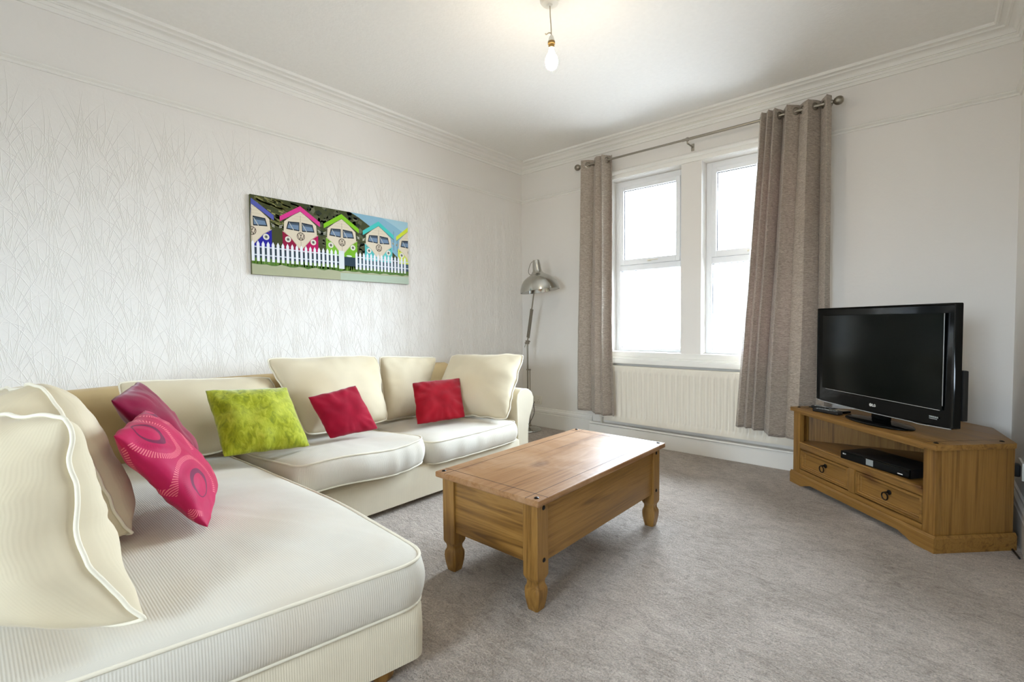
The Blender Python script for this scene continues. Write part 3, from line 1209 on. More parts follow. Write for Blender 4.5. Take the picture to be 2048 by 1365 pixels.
soft_base('chaise_base', [(-1.31, -0.03), (-1.14, 0.905), (-1.75, 0.955), (-2.6, 0.94), (-3.15, 0.915), (-3.15, -0.03)], [0.03, 0.05, 0, 0, 0, 0], 0.05, 0.222, M['cream_base'])
soft_base('sofa_base', [(SF + 0.01, 0.962), (SF + 0.01, 2.66), (-3.15, 2.66), (-3.15, 0.962)], [0.0, 0.01, 0, 0], 0.03, 0.215, M['cream_base'])
# near back (outside the picture) and the long back along the wall
soft_base('near_back', [(-1.42, -0.26), (-1.42, -0.04), (-3.20, -0.04), (-3.20, -0.26)], [0.04, 0.03, 0.03, 0.03], 0.05, 0.30, M['cream_base'])
bm = bmesh.new()
uvl = bm.loops.layers.uv.new('UVMap')
ys = [-0.04 + (2.74 + 0.04) * k / 60 for k in range(61)]
secp = [(-3.215, 0.04), (-3.16, 0.04), (-3.135, 0.30), (-3.105, 0.60), (-3.10, 0.70), (-3.115, 0.738), (-3.16, 0.752), (-3.20, 0.742), (-3.215, 0.70)]
rg = []
for y in ys:
    zk = 1 + 0.012 * nz(y * 2.5, 1, 3) - (0.03 * max(0, (y - 2.4) / 0.3))
    rg.append([bm.verts.new((a, y, b * (zk if b > 0.5 else 1))) for a, b in secp])
for a, b in zip(rg, rg[1:]):
    for j in range(len(secp)):
        k = (j + 1) % len(secp)
        bm.faces.new((a[j], a[k], b[k], b[j]))
bm.faces.new(rg[0])
bm.faces.new(rg[-1][::-1])
obj('long_back', bm, M['backing'], sofa, angle=60)

# scroll arm at the window end
bm = bmesh.new()
uvl = bm.loops.layers.uv.new('UVMap')
arm = [(2.665, 0.035), (2.665, 0.30), (2.660, 0.42), (2.655, 0.49), (2.665, 0.535), (2.695, 0.562), (2.74, 0.572), (2.79, 0.562), (2.83, 0.535), (2.85, 0.495), (2.848, 0.455), (2.832, 0.415), (2.808, 0.37), (2.79, 0.32), (2.782, 0.25), (2.78, 0.035)]
xs_ = [-3.12, -2.9, -2.6, -2.36, -2.285, -2.272]
rg = []
for k, xx in enumerate(xs_):
    ins = 0.012 if k == len(xs_) - 1 else 0.0
    cy, cz = 2.74, 0.3
    rg.append([bm.verts.new((xx, y + (cy - y) * ins * 6 * (1 if abs(y - cy) > 0.02 else 0), z + (cz - z) * ins * 2)) for y, z in arm])
for a, b in zip(rg, rg[1:]):
    for j in range(len(arm)):
        k = (j + 1) % len(arm)
        f = bm.faces.new((a[j], a[k], b[k], b[j]))
bm.faces.new(rg[0])
bm.faces.new(rg[-1][::-1])
ao = obj('arm', bm, M['cream_base'], sofa, angle=50)
bm = bmesh.new()
cy, cz = 2.74, 0.3
tube(bm, [(-2.276, y + (cy - y) * 0.05, z + (cz - z) * 0.015) for y, z in arm], 0.005, 8)
obj('piping', bm, M['piping'], ao, angle=180)

# seat cushions: the chaise, the loose middle one that has slid forward, and the far one
seat_cushion('seat_cushion', sofa, CH, [0.07, 0.12, 0.15, 0.1, 0.06, 0.05], 0.222, 0.352, 0.032, 0.016, M['cream'], M['piping'], seed=1.0)


def tilt_mid(p):
    t = (p.x + 2.20) / 0.8            # 0 at the front, -1 at the back
    q = p.copy()
    q.z += 0.035 * max(0, 1 + t * 1.6)
    q.x += 0.05 * (1 - abs((p.y - 1.4) / 0.4) ** 2) * max(0, 1 + t * 2.2)
    q.z += 0.012 * sin((p.y - 1.03) * 9) * max(0, 1 + t * 2)
    # puckers in the border
    if p.x > -2.3:
        q.x += 0.008 * nz(p.y * 22, p.z * 5, 1) * max(0, sin((p.y - 1.1) * 4))
    return q


seat_cushion('seat_cushion', sofa, [(-2.215, 1.02), (-2.215, 1.775), (-3.02, 1.775), (-3.02, 0.99)], [0.07, 0.09, 0.05, 0.05], 0.222, 0.360, 0.028, 0.022, M['cream'], M['piping'], deform=tilt_mid, seed=4.0)


def front_puff(p):
    q = p.copy()
    if p.x > -2.4:
        q.x += 0.02 * (1 - abs((p.y - 2.2) / 0.42) ** 2)
        q.x += 0.006 * nz(p.y * 20, p.z * 6, 5)
    return q


seat_cushion('seat_cushion', sofa, [(-2.235, 1.825), (-2.235, 2.63), (-3.02, 2.63), (-3.02, 1.83)], [0.07, 0.08, 0.05, 0.05], 0.216, 0.345, 0.026, 0.022, M['cream'], M['piping'], deform=front_puff, seed=8.0)
for (fx_, fy_) in ((-1.225, 0.80), (-1.40, 0.06), (-3.05, 0.05), (-2.35, 1.30), (-2.35, 2.58), (-3.05, 2.58)):
    bm = bmesh.new()
    lathe(bm, [(0, 0), (0.026, 0), (0.034, 0.012), (0.036, 0.028), (0.030, 0.0495), (0, 0.0495)], 20, Matrix.Translation((fx_, fy_, 0)))
    obj('foot', bm, M['wood_z'], sofa)

# loose back cushions
GB = None
FL = Vector((-1.325, 0.262, 0.402)) - Vector((-1.385, 0.165, 0.40))
pillow('back_cushion', 'big cream piped cushion standing at the near end of the chaise', None,
       [(-2.02, -0.105, 0.835), (-1.49, 0.163, 0.855), (-1.375, 0.155, 0.388), (-1.80, -0.06, 0.388)], 0.33, M['cushion'], M['piping'], pinch=0.03, back=0.50, sag=0.7, seed=1.3, crease=0.010, tube_r=0.0052, wig=0.014, N=48, power=0.5,
       flare=lambda u, v: FL * (max(0, -v - 0.05) / 0.95) ** 1.5 * ((u + 1) / 2) ** 2)
pillow('back_cushion', 'cream piped cushion behind the patterned crimson one, leaning over the chaise', None,
       [(-2.50, 0.05, 0.85), (-2.05, 0.165, 0.885), (-1.86, 0.335, 0.402), (-2.40, 0.22, 0.40)], 0.46, M['cushion'], M['piping'], pinch=0.05, back=0.27, seed=5.7, crease=0.012, wig=0.018, N=44, power=0.45, sag=-0.3)
pillow('back_cushion', 'cream cushion in the wall corner at the far left edge of the sofa', None,
       [(-3.05, 0.10, 0.765), (-2.62, 0.10, 0.775), (-2.56, 0.26, 0.40), (-3.02, 0.26, 0.40)], 0.18, M['cushion'], M['piping'], pinch=0.05, seed=9.1)
pillow('back_cushion', 'wide cream cushion against the wall behind the lime green cushion', None,
       [(-3.005, 0.50, 0.79), (-2.99, 1.235, 0.748), (-2.80, 1.24, 0.40), (-2.80, 0.56, 0.40)], 0.22, M['cushion'], M['piping'], pinch=0.035, seed=3.3, sag=0.5, wig=0.01)
pillow('back_cushion', 'tallest cream cushion against the wall, behind the small crimson one', None,
       [(-2.965, 1.185, 0.862), (-2.965, 1.945, 0.838), (-2.715, 1.855, 0.418), (-2.70, 1.30, 0.418)], 0.21, M['cushion'], M['piping'], pinch=0.035, seed=12.4, sag=0.6, wig=0.012, N=40)
pillow('back_cushion', 'cream cushion against the wall between the tallest one and the sofa arm', None,
       [(-3.01, 1.99, 0.825), (-3.01, 2.53, 0.785), (-2.86, 2.23, 0.385), (-2.84, 1.92, 0.385)], 0.17, M['cushion'], M['piping'], pinch=0.03, seed=15.9, sag=0.5, power=0.45)
pillow('back_cushion', 'cream piped cushion propped against the sofa arm at the window end', None,
       [(-2.93, 2.62, 0.80), (-2.32, 2.80, 0.822), (-2.215, 2.49, 0.385), (-2.84, 2.30, 0.385)], 0.19, M['cushion'], M['piping'], pinch=0.04, back=0.3, seed=21.0, sag=0.5, wig=0.014, N=40)

# scatter cushions
pillow('scatter_cushion', 'lime green velvet scatter cushion on the corner of the sofa', None,
       [(-2.70, 0.785, 0.742), (-2.68, 1.185, 0.716), (-2.455, 1.20, 0.415), (-2.475, 0.79, 0.445)], 0.135, M['velvet'], None, pinch=0.045, seed=31, crease=0.009)
pillow('scatter_cushion', 'small plain crimson scatter cushion on the middle seat', None,
       [(-2.625, 1.268, 0.655), (-2.60, 1.555, 0.695), (-2.475, 1.625, 0.432), (-2.50, 1.33, 0.425)], 0.095, M['crimson'], None, pinch=0.035, seed=35, crease=0.006)
pillow('scatter_cushion', 'small plain deep red scatter cushion on the far seat by the window', None,
       [(-2.70, 2.045, 0.652), (-2.62, 2.42, 0.658), (-2.43, 2.29, 0.405), (-2.52, 1.94, 0.398)], 0.095, M['scarlet'], None, pinch=0.035, seed=39, crease=0.009)
pillow('scatter_cushion', 'crimson scatter cushion with ring print leaning on the chaise cushions', None,
       [(-1.845, 0.290, 0.735), (-2.19, 0.445, 0.755), (-2.125, 0.655, 0.43), (-1.77, 0.515, 0.395)][::1], 0.13, M['ringprint'], None, pinch=0.03, seed=44, crease=0.008, N=40)
pillow('scatter_cushion', 'dark cerise scatter cushion tucked behind the ring-print cushion', None,
       [(-2.20, 0.345, 0.80), (-2.52, 0.49, 0.83), (-2.46, 0.68, 0.50), (-2.14, 0.60, 0.45)], 0.11, M['plum'], None, pinch=0.035, seed=48, crease=0.008)

# ------------------------------------------------------------------ coffee table
TX0, TX1, TY0, TY1, TZ = -1.592, -1.035, 1.318, 2.392, 0.4285
ct = thing('coffee_table', 'low rectangular pine coffee table with dark studs beside the sofa', 'coffee table', (0, 0, 0))
bm = bmesh.new()
box(bm, TX0, TY0, TZ - 0.024, TX1, TY1, TZ, 0.006, 3)
top = obj('tabletop', bm, M['top_y'], ct)
bm = bmesh.new()
bw = 0.058
for (a, b, c, d) in ((TX0 + bw, TY0 + 0.002, TX0 + bw + 0.0025, TY1 - 0.002), (TX1 - bw - 0.0025, TY0 + 0.002, TX1 - bw, TY1 - 0.002),
                     (TX0 + 0.002, TY0 + bw, TX1 - 0.002, TY0 + bw + 0.0025), (TX0 + 0.002, TY1 - bw - 0.0025, TX1 - 0.002, TY1 - bw)):
    box(bm, a, b, TZ - 0.001, c, d, TZ + 0.0004)
obj('inlay_groove', bm, M['groove'], top, smooth=False)


def stud(name, parent, loc, axis, r=0.009, mat=None):
    bm = bmesh.new()
    rot = {'z': Matrix.Identity(4), 'x': Matrix.Rotation(pi / 2, 4, 'Y'), 'y': Matrix.Rotation(-pi / 2, 4, 'X'), '-y': Matrix.Rotation(pi / 2, 4, 'X')}[axis]
    lathe(bm, [(0, r * 0.5), (r * 0.45, r * 0.42), (r * 0.8, r * 0.22), (r, -0.001)], 16, Matrix.Translation(loc) @ rot)
    return obj(name, bm, mat or M['iron'], parent, angle=60)


for xx in (TX0 + 0.027, TX1 - 0.027):
    for yy in (TY0 + 0.027, TY1 - 0.027):
        stud('stud', ct, (xx, yy, TZ), 'z', 0.0105)
LW = 0.068
lx0, lx1, ly0, ly1 = TX0 + 0.022, TX1 - 0.022, TY0 + 0.022, TY1 - 0.022


def table_leg(cx, cy):
    """square post with the carved waisted foot of the table"""
    bm = bmesh.new()
    sec = [(0.0, 0.42), (0.012, 0.44), (0.030, 0.60), (0.060, 0.88), (0.080, 1.0), (0.096, 0.98), (0.110, 0.82), (0.124, 0.78), (0.138, 0.86), (0.148, 1.0), (0.155, 1.03), (TZ - 0.024, 1.03)]
    sec = [(0.0, 0.66), (0.004, 0.70), (0.022, 0.82), (0.050, 0.96), (0.068, 1.0), (0.082, 0.97), (0.094, 0.80), (0.104, 0.76), (0.113, 0.80), (0.122, 0.96), (0.130, 1.0), (TZ - 0.0245, 1.0)]
    ch = 0.14
    rings = []
    for z, k in sec:
        h = LW / 2 * k
        c_ = h * (0.22 if k < 0.995 or z < 0.12 else 0.06)
        pts = [(-h + c_, -h), (h - c_, -h), (h, -h + c_), (h, h - c_), (h - c_, h), (-h + c_, h), (-h, h - c_), (-h, -h + c_)]
        rings.append([bm.verts.new((cx + a, cy + b, z)) for a, b in pts])
    for a, b in zip(rings, rings[1:]):
        for i in range(8):
            bm.faces.new((a[i], a[(i + 1) % 8], b[(i + 1) % 8], b[i]))
    bm.faces.new(rings[0][::-1])
    bm.faces.new(rings[-1])
    return obj('leg', bm, M['wood_z'], ct, angle=28)


for cx in (lx0 + LW / 2, lx1 - LW / 2):
    for cy in (ly0 + LW / 2, ly1 - LW / 2):
        lg = table_leg(cx, cy)
        sx = 1 if cx > -1.33 else -1
        for zz in (0.384, 0.19):
            stud('stud', lg, (cx + sx * LW / 2, cy + (0.006 if cy < 1.8 else -0.006), zz), 'x', 0.0095 if sx > 0 else 0.0095)
PZ0 = 0.175
for (nm, a, b, c, d, mt) in (('side_panel', lx1 - 0.030, ly0 + LW + 0.0005, lx1 - 0.010, ly1 - LW - 0.0005, 'wood_y'), ('side_panel', lx0 + 0.010, ly0 + LW + 0.0005, lx0 + 0.030, ly1 - LW - 0.0005, 'wood_y'),
                             ('end_panel', lx0 + LW + 0.0005, ly0 + 0.010, lx1 - LW - 0.0005, ly0 + 0.030, 'wood_x'), ('end_panel', lx0 + LW + 0.0005, ly1 - 0.030, lx1 - LW - 0.0005, ly1 - 0.010, 'wood_x')):
    bm = bmesh.new()
    box(bm, a, b, PZ0, c, d, TZ - 0.0245, 0.002)
    obj(nm, bm, M[mt], ct)

# ------------------------------------------------------------------ television stand (front runs along local +x, the back is local +y)
PR = Vector((0.022, 2.87))
ANG = radians(-45)
TVW = 0.984
tv = thing('tv_stand', 'corner pine television stand with two ring-pull drawers', 'tv stand', (PR.x - TVW * 0.70711, PR.y + TVW * 0.70711, 0), ANG)
# local frame: x from the left front corner (0) to the right front corner (TVW); y into the corner
CK = 0.39


def plan_clear(o=0.0):
    """plan of the unit: front, two cheeks and a back cut to sit in the corner"""
    return [(-o, -o), (TVW + o, -o), (TVW + o, CK - o), (0.70, 0.600), (0.36, 0.600), (-o, 0.10)]


bm = bmesh.new()
prism(bm, plan_clear(0.016), 0.468, 0.494, bev=0.006)
stop = obj('top_board', bm, M['wood_x'], tv)
bm = bmesh.new()
box(bm, 0.0, 0.046, 0.4935, TVW, 0.0485, 0.4944)
box(bm, 0.05, -0.012, 0.4935, 0.0525, 0.15, 0.4944)
box(bm, TVW - 0.0525, -0.012, 0.4935, TVW - 0.05, CK - 0.02, 0.4944)
obj('inlay_groove', bm, M['groove'], stop, smooth=False)
for (a, b) in ((0.022, 0.02), (TVW - 0.022, 0.02), (TVW - 0.02, CK - 0.05), (0.03, 0.09)):
    stud('stud', tv, (a, b, 0.494), 'z', 0.011)
# posts
for (x0, x1) in ((0.0, 0.062), (TVW - 0.062, TVW)):
    bm = bmesh.new()
    box(bm, x0, 0.0, 0.07, x1, 0.03, 0.468, 0.0025)
    obj('front_post', bm, M['wood_z'], tv)
# cheeks
bm = bmesh.new()
box(bm, TVW - 0.022, 0.031, 0.07, TVW - 0.002, CK - 0.004, 0.468, 0.001)
obj('side_panel', bm, M['wood_z'], tv)
bm = bmesh.new()
box(bm, 0.002, 0.031, 0.07, 0.022, 0.088, 0.468, 0.001)
obj('side_panel', bm, M['wood_z'], tv)
bm = bmesh.new()
prism(bm, [(TVW - 0.003, CK - 0.016), (0.694, 0.590), (0.365, 0.590), (0.006, 0.098), (0.022, 0.090), (0.375, 0.572), (0.688, 0.572), (TVW - 0.022, CK - 0.018)], 0.07, 0.467)
obj('back_panel', bm, M['wood_z'], tv, smooth=False)
# open shelf and rails
bm = bmesh.new()
prism(bm, [(0.024, 0.032), (TVW - 0.024, 0.032), (TVW - 0.024, CK - 0.025), (0.687, 0.570), (0.376, 0.570), (0.026, 0.086)], 0.258, 0.276)
obj('shelf', bm, M['wood_x'], tv, smooth=False)
for (z0, z1, y0) in ((0.236, 0.281, 0.0), (0.072, 0.102, 0.0), (0.455, 0.468, 0.004)):
    bm = bmesh.new()
    box(bm, 0.0625, y0, z0, TVW - 0.0625, 0.03, z1, 0.003)
    if z0 == 0.236:
        tube(bm, [(0.063, -0.001, z1 - 0.006), (TVW - 0.063, -0.001, z1 - 0.006)], 0.006, 10)
    obj('front_rail', bm, M['wood_x'], tv)
bm = bmesh.new()
box(bm, TVW / 2 - 0.022, 0.001, 0.1025, TVW / 2 + 0.022, 0.03, 0.2355, 0.002)
obj('centre_post', bm, M['wood_z'], tv)
# drawers
for (x0, x1) in ((0.0665, TVW / 2 - 0.0265), (TVW / 2 + 0.0265, TVW - 0.0665)):
    bm = bmesh.new()
    z0, z1 = 0.1065, 0.2315
    # moulded front: outer frame stepping in to a flat panel
    steps = [(0.0, 0.006), (0.003, 0.001), (0.010, 0.0), (0.0115, 0.007), (0.018, 0.010), (0.0195, 0.016), (0.0245, 0.019), (0.026, 0.022)]
    prev = None
    for (ins, dy) in steps:
        cur = [bm.verts.new((a, dy, b)) for a, b in ((x0 + ins, z0 + ins), (x1 - ins, z0 + ins), (x1 - ins, z1 - ins), (x0 + ins, z1 - ins))]
        if prev:
            for i in range(4):
                bm.faces.new((prev[i], prev[(i + 1) % 4], cur[(i + 1) % 4], cur[i]))
        else:
            first = cur
        prev = cur
    bm.faces.new(prev)
    bk = [bm.verts.new((a, 0.028, b)) for a, b in ((x0, z0), (x1, z0), (x1, z1), (x0, z1))]
    for i in range(4):
        bm.faces.new((first[(i + 1) % 4], first[i], bk[i], bk[(i + 1) % 4]))
    bm.faces.new(bk[::-1])
    dr = obj('drawer', bm, M['wood_x'], tv, angle=20)
    cx, cz = (x0 + x1) / 2, (z0 + z1) / 2
    bm = bmesh.new()
    lathe(bm, [(0, 0.0), (0.012, 0.0), (0.013, 0.004), (0.008, 0.008), (0, 0.009)], 18, Matrix.Translation((cx, 0.0225, cz + 0.012)) @ Matrix.Rotation(pi / 2, 4, 'X'))
    tube(bm, [(cx, 0.015, cz + 0.014), (cx, -0.006, cz + 0.014)], 0.004, 8)
    ring_ = []
    for k in range(22):
        a = 2 * pi * k / 22
        ring_.append((cx + 0.018 * sin(a), -0.004 - 0.001 * cos(a), cz - 0.006 + 0.019 * cos(a)))
    tube(bm, ring_, 0.0032, 8, closed=True)
    obj('ring_handle', bm, M['iron'], dr)
# plinth with its scalloped lower edge
bm = bmesh.new()


def plinth_run(p0, p1, th, z1, scallop):
    p0, p1 = Vector(p0), Vector(p1)
    d = (p1 - p0)
    L = d.length
    d.normalize()
    n = Vector((d.y, -d.x))
    K = 48
    cols = []
    for k in range(K + 1):
        s = k / K * L
        e = min(s, L - s)
        lo = 0.0
        if scallop:
            a, b = 0.10, 0.19
            if e > a:
                t = min(1, (e - a) / (b - a))
                lo = 0.030 * (t * t * (3 - 2 * t))
                if 0.55 < t < 1:
                    lo -= 0.004 * sin((t - 0.55) / 0.45 * pi)
        cols.append((s, lo))
    prof = lambda lo: [(0, lo), (th, lo), (th, z1 - 0.012), (th - 0.004, z1 - 0.006), (th - 0.007, z1), (0, z1)]
    rg = []
    for s, lo in cols:
        base = p0 + d * s
        rg.append([bm.verts.new((base.x + n.x * a, base.y + n.y * a, z)) for a, z in prof(lo)])
    for a, b in zip(rg, rg[1:]):
        for j in range(6):
            bm.faces.new((a[j], a[(j + 1) % 6], b[(j + 1) % 6], b[j]))
    bm.faces.new(rg[0][::-1])
    bm.faces.new(rg[-1])


plinth_run((-0.012, -0.0005), (TVW + 0.012, -0.0005), 0.013, 0.078, True)
plinth_run((TVW + 0.0005, -0.002), (TVW + 0.0005, CK), 0.0125, 0.078, False)
plinth_run((-0.0005, 0.10), (-0.0005, -0.002), 0.0125, 0.078, False)
obj('plinth', bm, M['wood_x'], tv, angle=30)
bm = bmesh.new()
prism(bm, [(0.0, 0.0), (TVW, 0.0), (TVW, CK - 0.002), (0.70, 0.596), (0.36, 0.596), (0.0, 0.098)], 0.045, 0.0698)
obj('bottom_board', bm, M['wood_x'], tv, smooth=False)

# ------------------------------------------------------------------ television
TVC = Vector((-0.226, 3.262))
TVA = atan2(-0.65, 0.63)
tele = thing('television', 'black flat-screen television on an oval stand on the pine unit', 'television', (TVC.x, TVC.y, 0.4945), radians(-46))
# local: x to the right along the screen, -y towards the room
W2, Z0_, Z1_ = 0.4535, 0.064, 0.636
bm = bmesh.new()
pts = [(-W2, Z0_ + 0.004), (-W2 + 0.02, Z0_ - 0.004), (0, Z0_ - 0.008), (W2 - 0.02, Z0_ - 0.004), (W2, Z0_ + 0.004), (W2, Z1_ - 0.004), (W2 - 0.004, Z1_), (-W2 + 0.004, Z1_), (-W2, Z1_ - 0.004)]
layers = [(-0.010, 0.004), (-0.014, 0.0), (-0.014, -0.006), (0.010, 0.004), (0.030, 0.0)]
ring0 = None
for (y, ins) in ((-0.012, 0.010), (-0.016, 0.003), (-0.013, 0.0), (0.018, 0.0), (0.024, 0.006)):
    cur = []
    for a, b in pts:
        sx = (1 - ins / W2)
        zc_ = (Z0_ + Z1_) / 2
        sz = (1 - ins / ((Z1_ - Z0_) / 2))
        cur.append(bm.verts.new((a * sx, y, zc_ + (b - zc_) * sz)))
    if ring0:
        for i in range(len(pts)):
            j = (i + 1) % len(pts)
            bm.faces.new((ring0[i], ring0[j], cur[j], cur[i]))
    else:
        first = cur
    ring0 = cur
bm.faces.new(first)
bm.faces.new(ring0[::-1])
cab = obj('cabinet', bm, M['black'], tele, angle=40)
# back shell
bm = bmesh.new()
r0 = None
for (y, sx, sz) in ((0.0245, 0.95, 0.94), (0.05, 0.93, 0.90), (0.078, 0.80, 0.72), (0.088, 0.70, 0.62)):
    zc_ = (Z0_ + Z1_) / 2 - 0.01
    cur = [bm.verts.new((a * W2 * sx, y, zc_ + b * 0.286 * sz)) for a, b in ((-1, -0.96), (-0.96, -1), (0.96, -1), (1, -0.96), (1, 0.96), (0.96, 1), (-0.96, 1), (-1, 0.96))]
    if r0:
        for i in range(8):
            bm.faces.new((r0[i], r0[(i + 1) % 8], cur[(i + 1) % 8], cur[i]))
    else:
        f0 = cur
    r0 = cur
bm.faces.new(f0)
bm.faces.new(r0[::-1])
obj('back_shell', bm, M['matteblack'], tele, angle=30)
# screen recessed in its bezel
sx0, sx1, sz0, sz1 = -0.398, 0.398, 0.143, 0.590
bm = bmesh.new()
box(bm, sx0, -0.0175, sz0, sx1, -0.0155, sz1, 0.0008)
obj('screen', bm, M['screen'], tele)
bm = bmesh.new()
box(bm, sx1 + 0.0005, -0.0185, sz0 + 0.02, sx1 + 0.0035, -0.0158, sz1, 0.0006)
box(bm, sx0 + 0.03, -0.0185, sz0 - 0.0040, sx1 - 0.01, -0.0158, sz0 - 0.0012, 0.0006)
obj('screen_edge_trim', bm, M['silver'], tele)
bm = bmesh.new()
lowp = [(-W2 + 0.012, -0.0155, Z0_ - 0.0005), (-W2 + 0.1, -0.0165, Z0_ - 0.006), (0, -0.017, Z0_ - 0.0085), (0.22, -0.0165, Z0_ - 0.0065), (0.28, -0.0165, Z0_ - 0.009), (0.33, -0.0165, Z0_ - 0.006), (W2 - 0.012, -0.0155, Z0_ - 0.0005)]
tube(bm, smoothpath(lowp, 8), 0.0028, 8)
obj('chrome_strip', bm, M['silver'], tele)


def letters(bm, strokes, ox, oz, s, y=-0.0166, th=0.0012):
    """flat strokes ((x0,z0),(x1,z1)) as thin bars on the front of the set"""
    for (a, b) in strokes:
        a, b = Vector(a) * s, Vector(b) * s
        d = (b - a)
        L = max(d.length, 1e-5)
        d.normalize()
        n = Vector((-d.y, d.x)) * th
        q = [a - d * th * 0.6 + n, b + d * th * 0.6 + n, b + d * th * 0.6 - n, a - d * th * 0.6 - n]
        f = [bm.verts.new((ox + p.x, y, oz + p.y)) for p in q]
        g = [bm.verts.new((ox + p.x, y + 0.0012, oz + p.y)) for p in q]
        bm.faces.new(f)
        for i in range(4):
            bm.faces.new((f[i], f[(i + 1) % 4], g[(i + 1) % 4], g[i]))


def arc(cx, cz, r, a0, a1, n=12):
    P = [(cx + r * cos(radians(a0 + (a1 - a0) * k / n)), cz + r * sin(radians(a0 + (a1 - a0) * k / n))) for k in range(n + 1)]
    return list(zip(P, P[1:]))


def lg_logo(bm, ox, oz, s, y):
    # disc emblem with the two letters in it, then the two letters again beside it
    st = arc(0, 0.5, 0.5, 0, 360, 24) + [((-0.02, 0.72), (-0.02, 0.25)), ((-0.02, 0.25), (0.15, 0.25))] + arc(0, 0.5, 0.32, 90, 360, 14) + [((0.32, 0.5), (0.16, 0.5))]
    letters(bm, st, ox - 0.5 * s, oz - s / 2, s, y, 0.0009 * s / 0.014)
    st = [((0.45, 1), (0.45, 0.1)), ((0.45, 0.1), (0.95, 0.1))] + arc(1.55, 0.55, 0.42, 45, 360, 14) + [((1.97, 0.55), (1.62, 0.55))]
    letters(bm, st, ox - 0.1 * s, oz - s / 2, s * 0.95, y, 0.0012 * s / 0.014)


bm = bmesh.new()
lg_logo(bm, -0.008, 0.098, 0.015, -0.0178)
obj('logo', bm, M['white'], tele, smooth=False)
bm = bmesh.new()
for k in range(5):
    box(bm, 0.335 + k * 0.0095, -0.0176, 0.101, 0.342 + k * 0.0095, -0.016, 0.108)
box(bm, 0.335, -0.0176, 0.094, 0.375, -0.016, 0.0975)
obj('badge', bm, M['grey'], tele, smooth=False)
# side control panel
bm = bmesh.new()
box(bm, W2 - 0.030, 0.0245, 0.10, W2 + 0.001, 0.052, 0.33, 0.006)
obj('side_panel', bm, M['matteblack'], tele)
# neck and oval base
bm = bmesh.new()
box(bm, -0.05, 0.012, 0.016, 0.055, 0.048, 0.085, 0.012, 3)
obj('neck', bm, M['black'], tele)
bm = bmesh.new()
rg = []
for (k, z) in ((0.97, 0.0), (1.0, 0.003), (1.0, 0.006), (0.96, 0.011), (0.5, 0.018), (0.0, 0.020)):
    if k == 0:
        rg.append([bm.verts.new((0, 0.02, z))])
    else:
        rg.append([bm.verts.new((0.205 * k * cos(2 * pi * i / 48), 0.015 + 0.10 * k * sin(2 * pi * i / 48), z)) for i in range(48)])
for a, b in zip(rg, rg[1:]):
    for i in range(48):
        j = (i + 1) % 48
        if len(b) == 1:
            bm.faces.new((a[i], a[j], b[0]))
        else:
            bm.faces.new((a[i], a[j], b[j], b[i]))
bm.faces.new(rg[0][::-1])
obj('base', bm, M['black'], tele, angle=60)

# ------------------------------------------------------------------ disc player on the shelf
dp = thing('disc_player', 'slim black disc player on the open shelf of the pine unit', 'disc player', (-0.378, 3.235, 0.2765), radians(-37))
bm = bmesh.new()
box(bm, 0.0, 0.012, 0.004, 0.38, 0.20, 0.050, 0.003)
obj('casing', bm, M['matteblack'], dp)
bm = bmesh.new()
box(bm, -0.001, 0.0, 0.006, 0.381, 0.0118, 0.049, 0.004, 3)
fp = obj('front_panel', bm, M['black'], dp)
bm = bmesh.new()
box(bm, 0.155, -0.0012, 0.012, 0.195, -0.0002, 0.044)
obj('display_window', bm, M['grey'], dp, smooth=False)
bm = bmesh.new()
lg_logo(bm, 0.022, 0.036, 0.007, -0.0016)
obj('logo', bm, M['white'], dp, smooth=False)
bm = bmesh.new()
box(bm, 0.325, -0.0014, 0.016, 0.350, -0.0003, 0.021)
obj('badge', bm, M['white'], dp, smooth=False)
for (a, b) in ((0.02, 0.04), (0.35, 0.04), (0.02, 0.17), (0.35, 0.17)):
    bm = bmesh.new()
    box(bm, a, b, 0.0, a + 0.015, b + 0.015, 0.0045)
    obj('foot', bm, M['matteblack'], dp, smooth=False)


# ------------------------------------------------------------------ remotes and box on top of the stand
def remote(label, x, y, rz, L=0.17, Wd=0.045, h=0.018, two=False):
    r = thing('remote_control', label, 'remote control', (x, y, 0.4945), rz)
    bm = bmesh.new()
    box(bm, -L / 2, -Wd / 2, 0, L / 2, Wd / 2, h, 0.006, 3)
    obj('body', bm, M['matteblack'], r)
    for i in range(7):
        for j in range(3):
            bm = bmesh.new()
            box(bm, -L * 0.38 + i * L * 0.11, -Wd * 0.3 + j * Wd * 0.22, h - 0.001, -L * 0.38 + i * L * 0.11 + 0.009, -Wd * 0.3 + j * Wd * 0.22 + 0.006, h + 0.0018, 0.001)
            obj('button', bm, M['grey'] if (i + j) % 4 else M['white'], r)
    return r


remote('long black remote control lying nearest the curtain on the pine unit', -0.505, 3.560, radians(-28), 0.15, 0.042)
remote('black remote control with pale buttons lying nearest the television base', -0.472, 3.438, radians(-28), 0.16, 0.046, 0.02)
bx = thing('disc_case', 'flat black case with a pale cover lying between the two remotes', 'case', (-0.425, 3.515, 0.4945), radians(-30))
bm = bmesh.new()
box(bm, -0.055, -0.03, 0, 0.055, 0.03, 0.014, 0.002)
obj('case_body', bm, M['black'], bx)
bm = bmesh.new()
box(bm, -0.045, -0.024, 0.0138, 0.045, 0.022, 0.0148)
obj('cover_sheet', bm, M['flex'], bx, smooth=False)

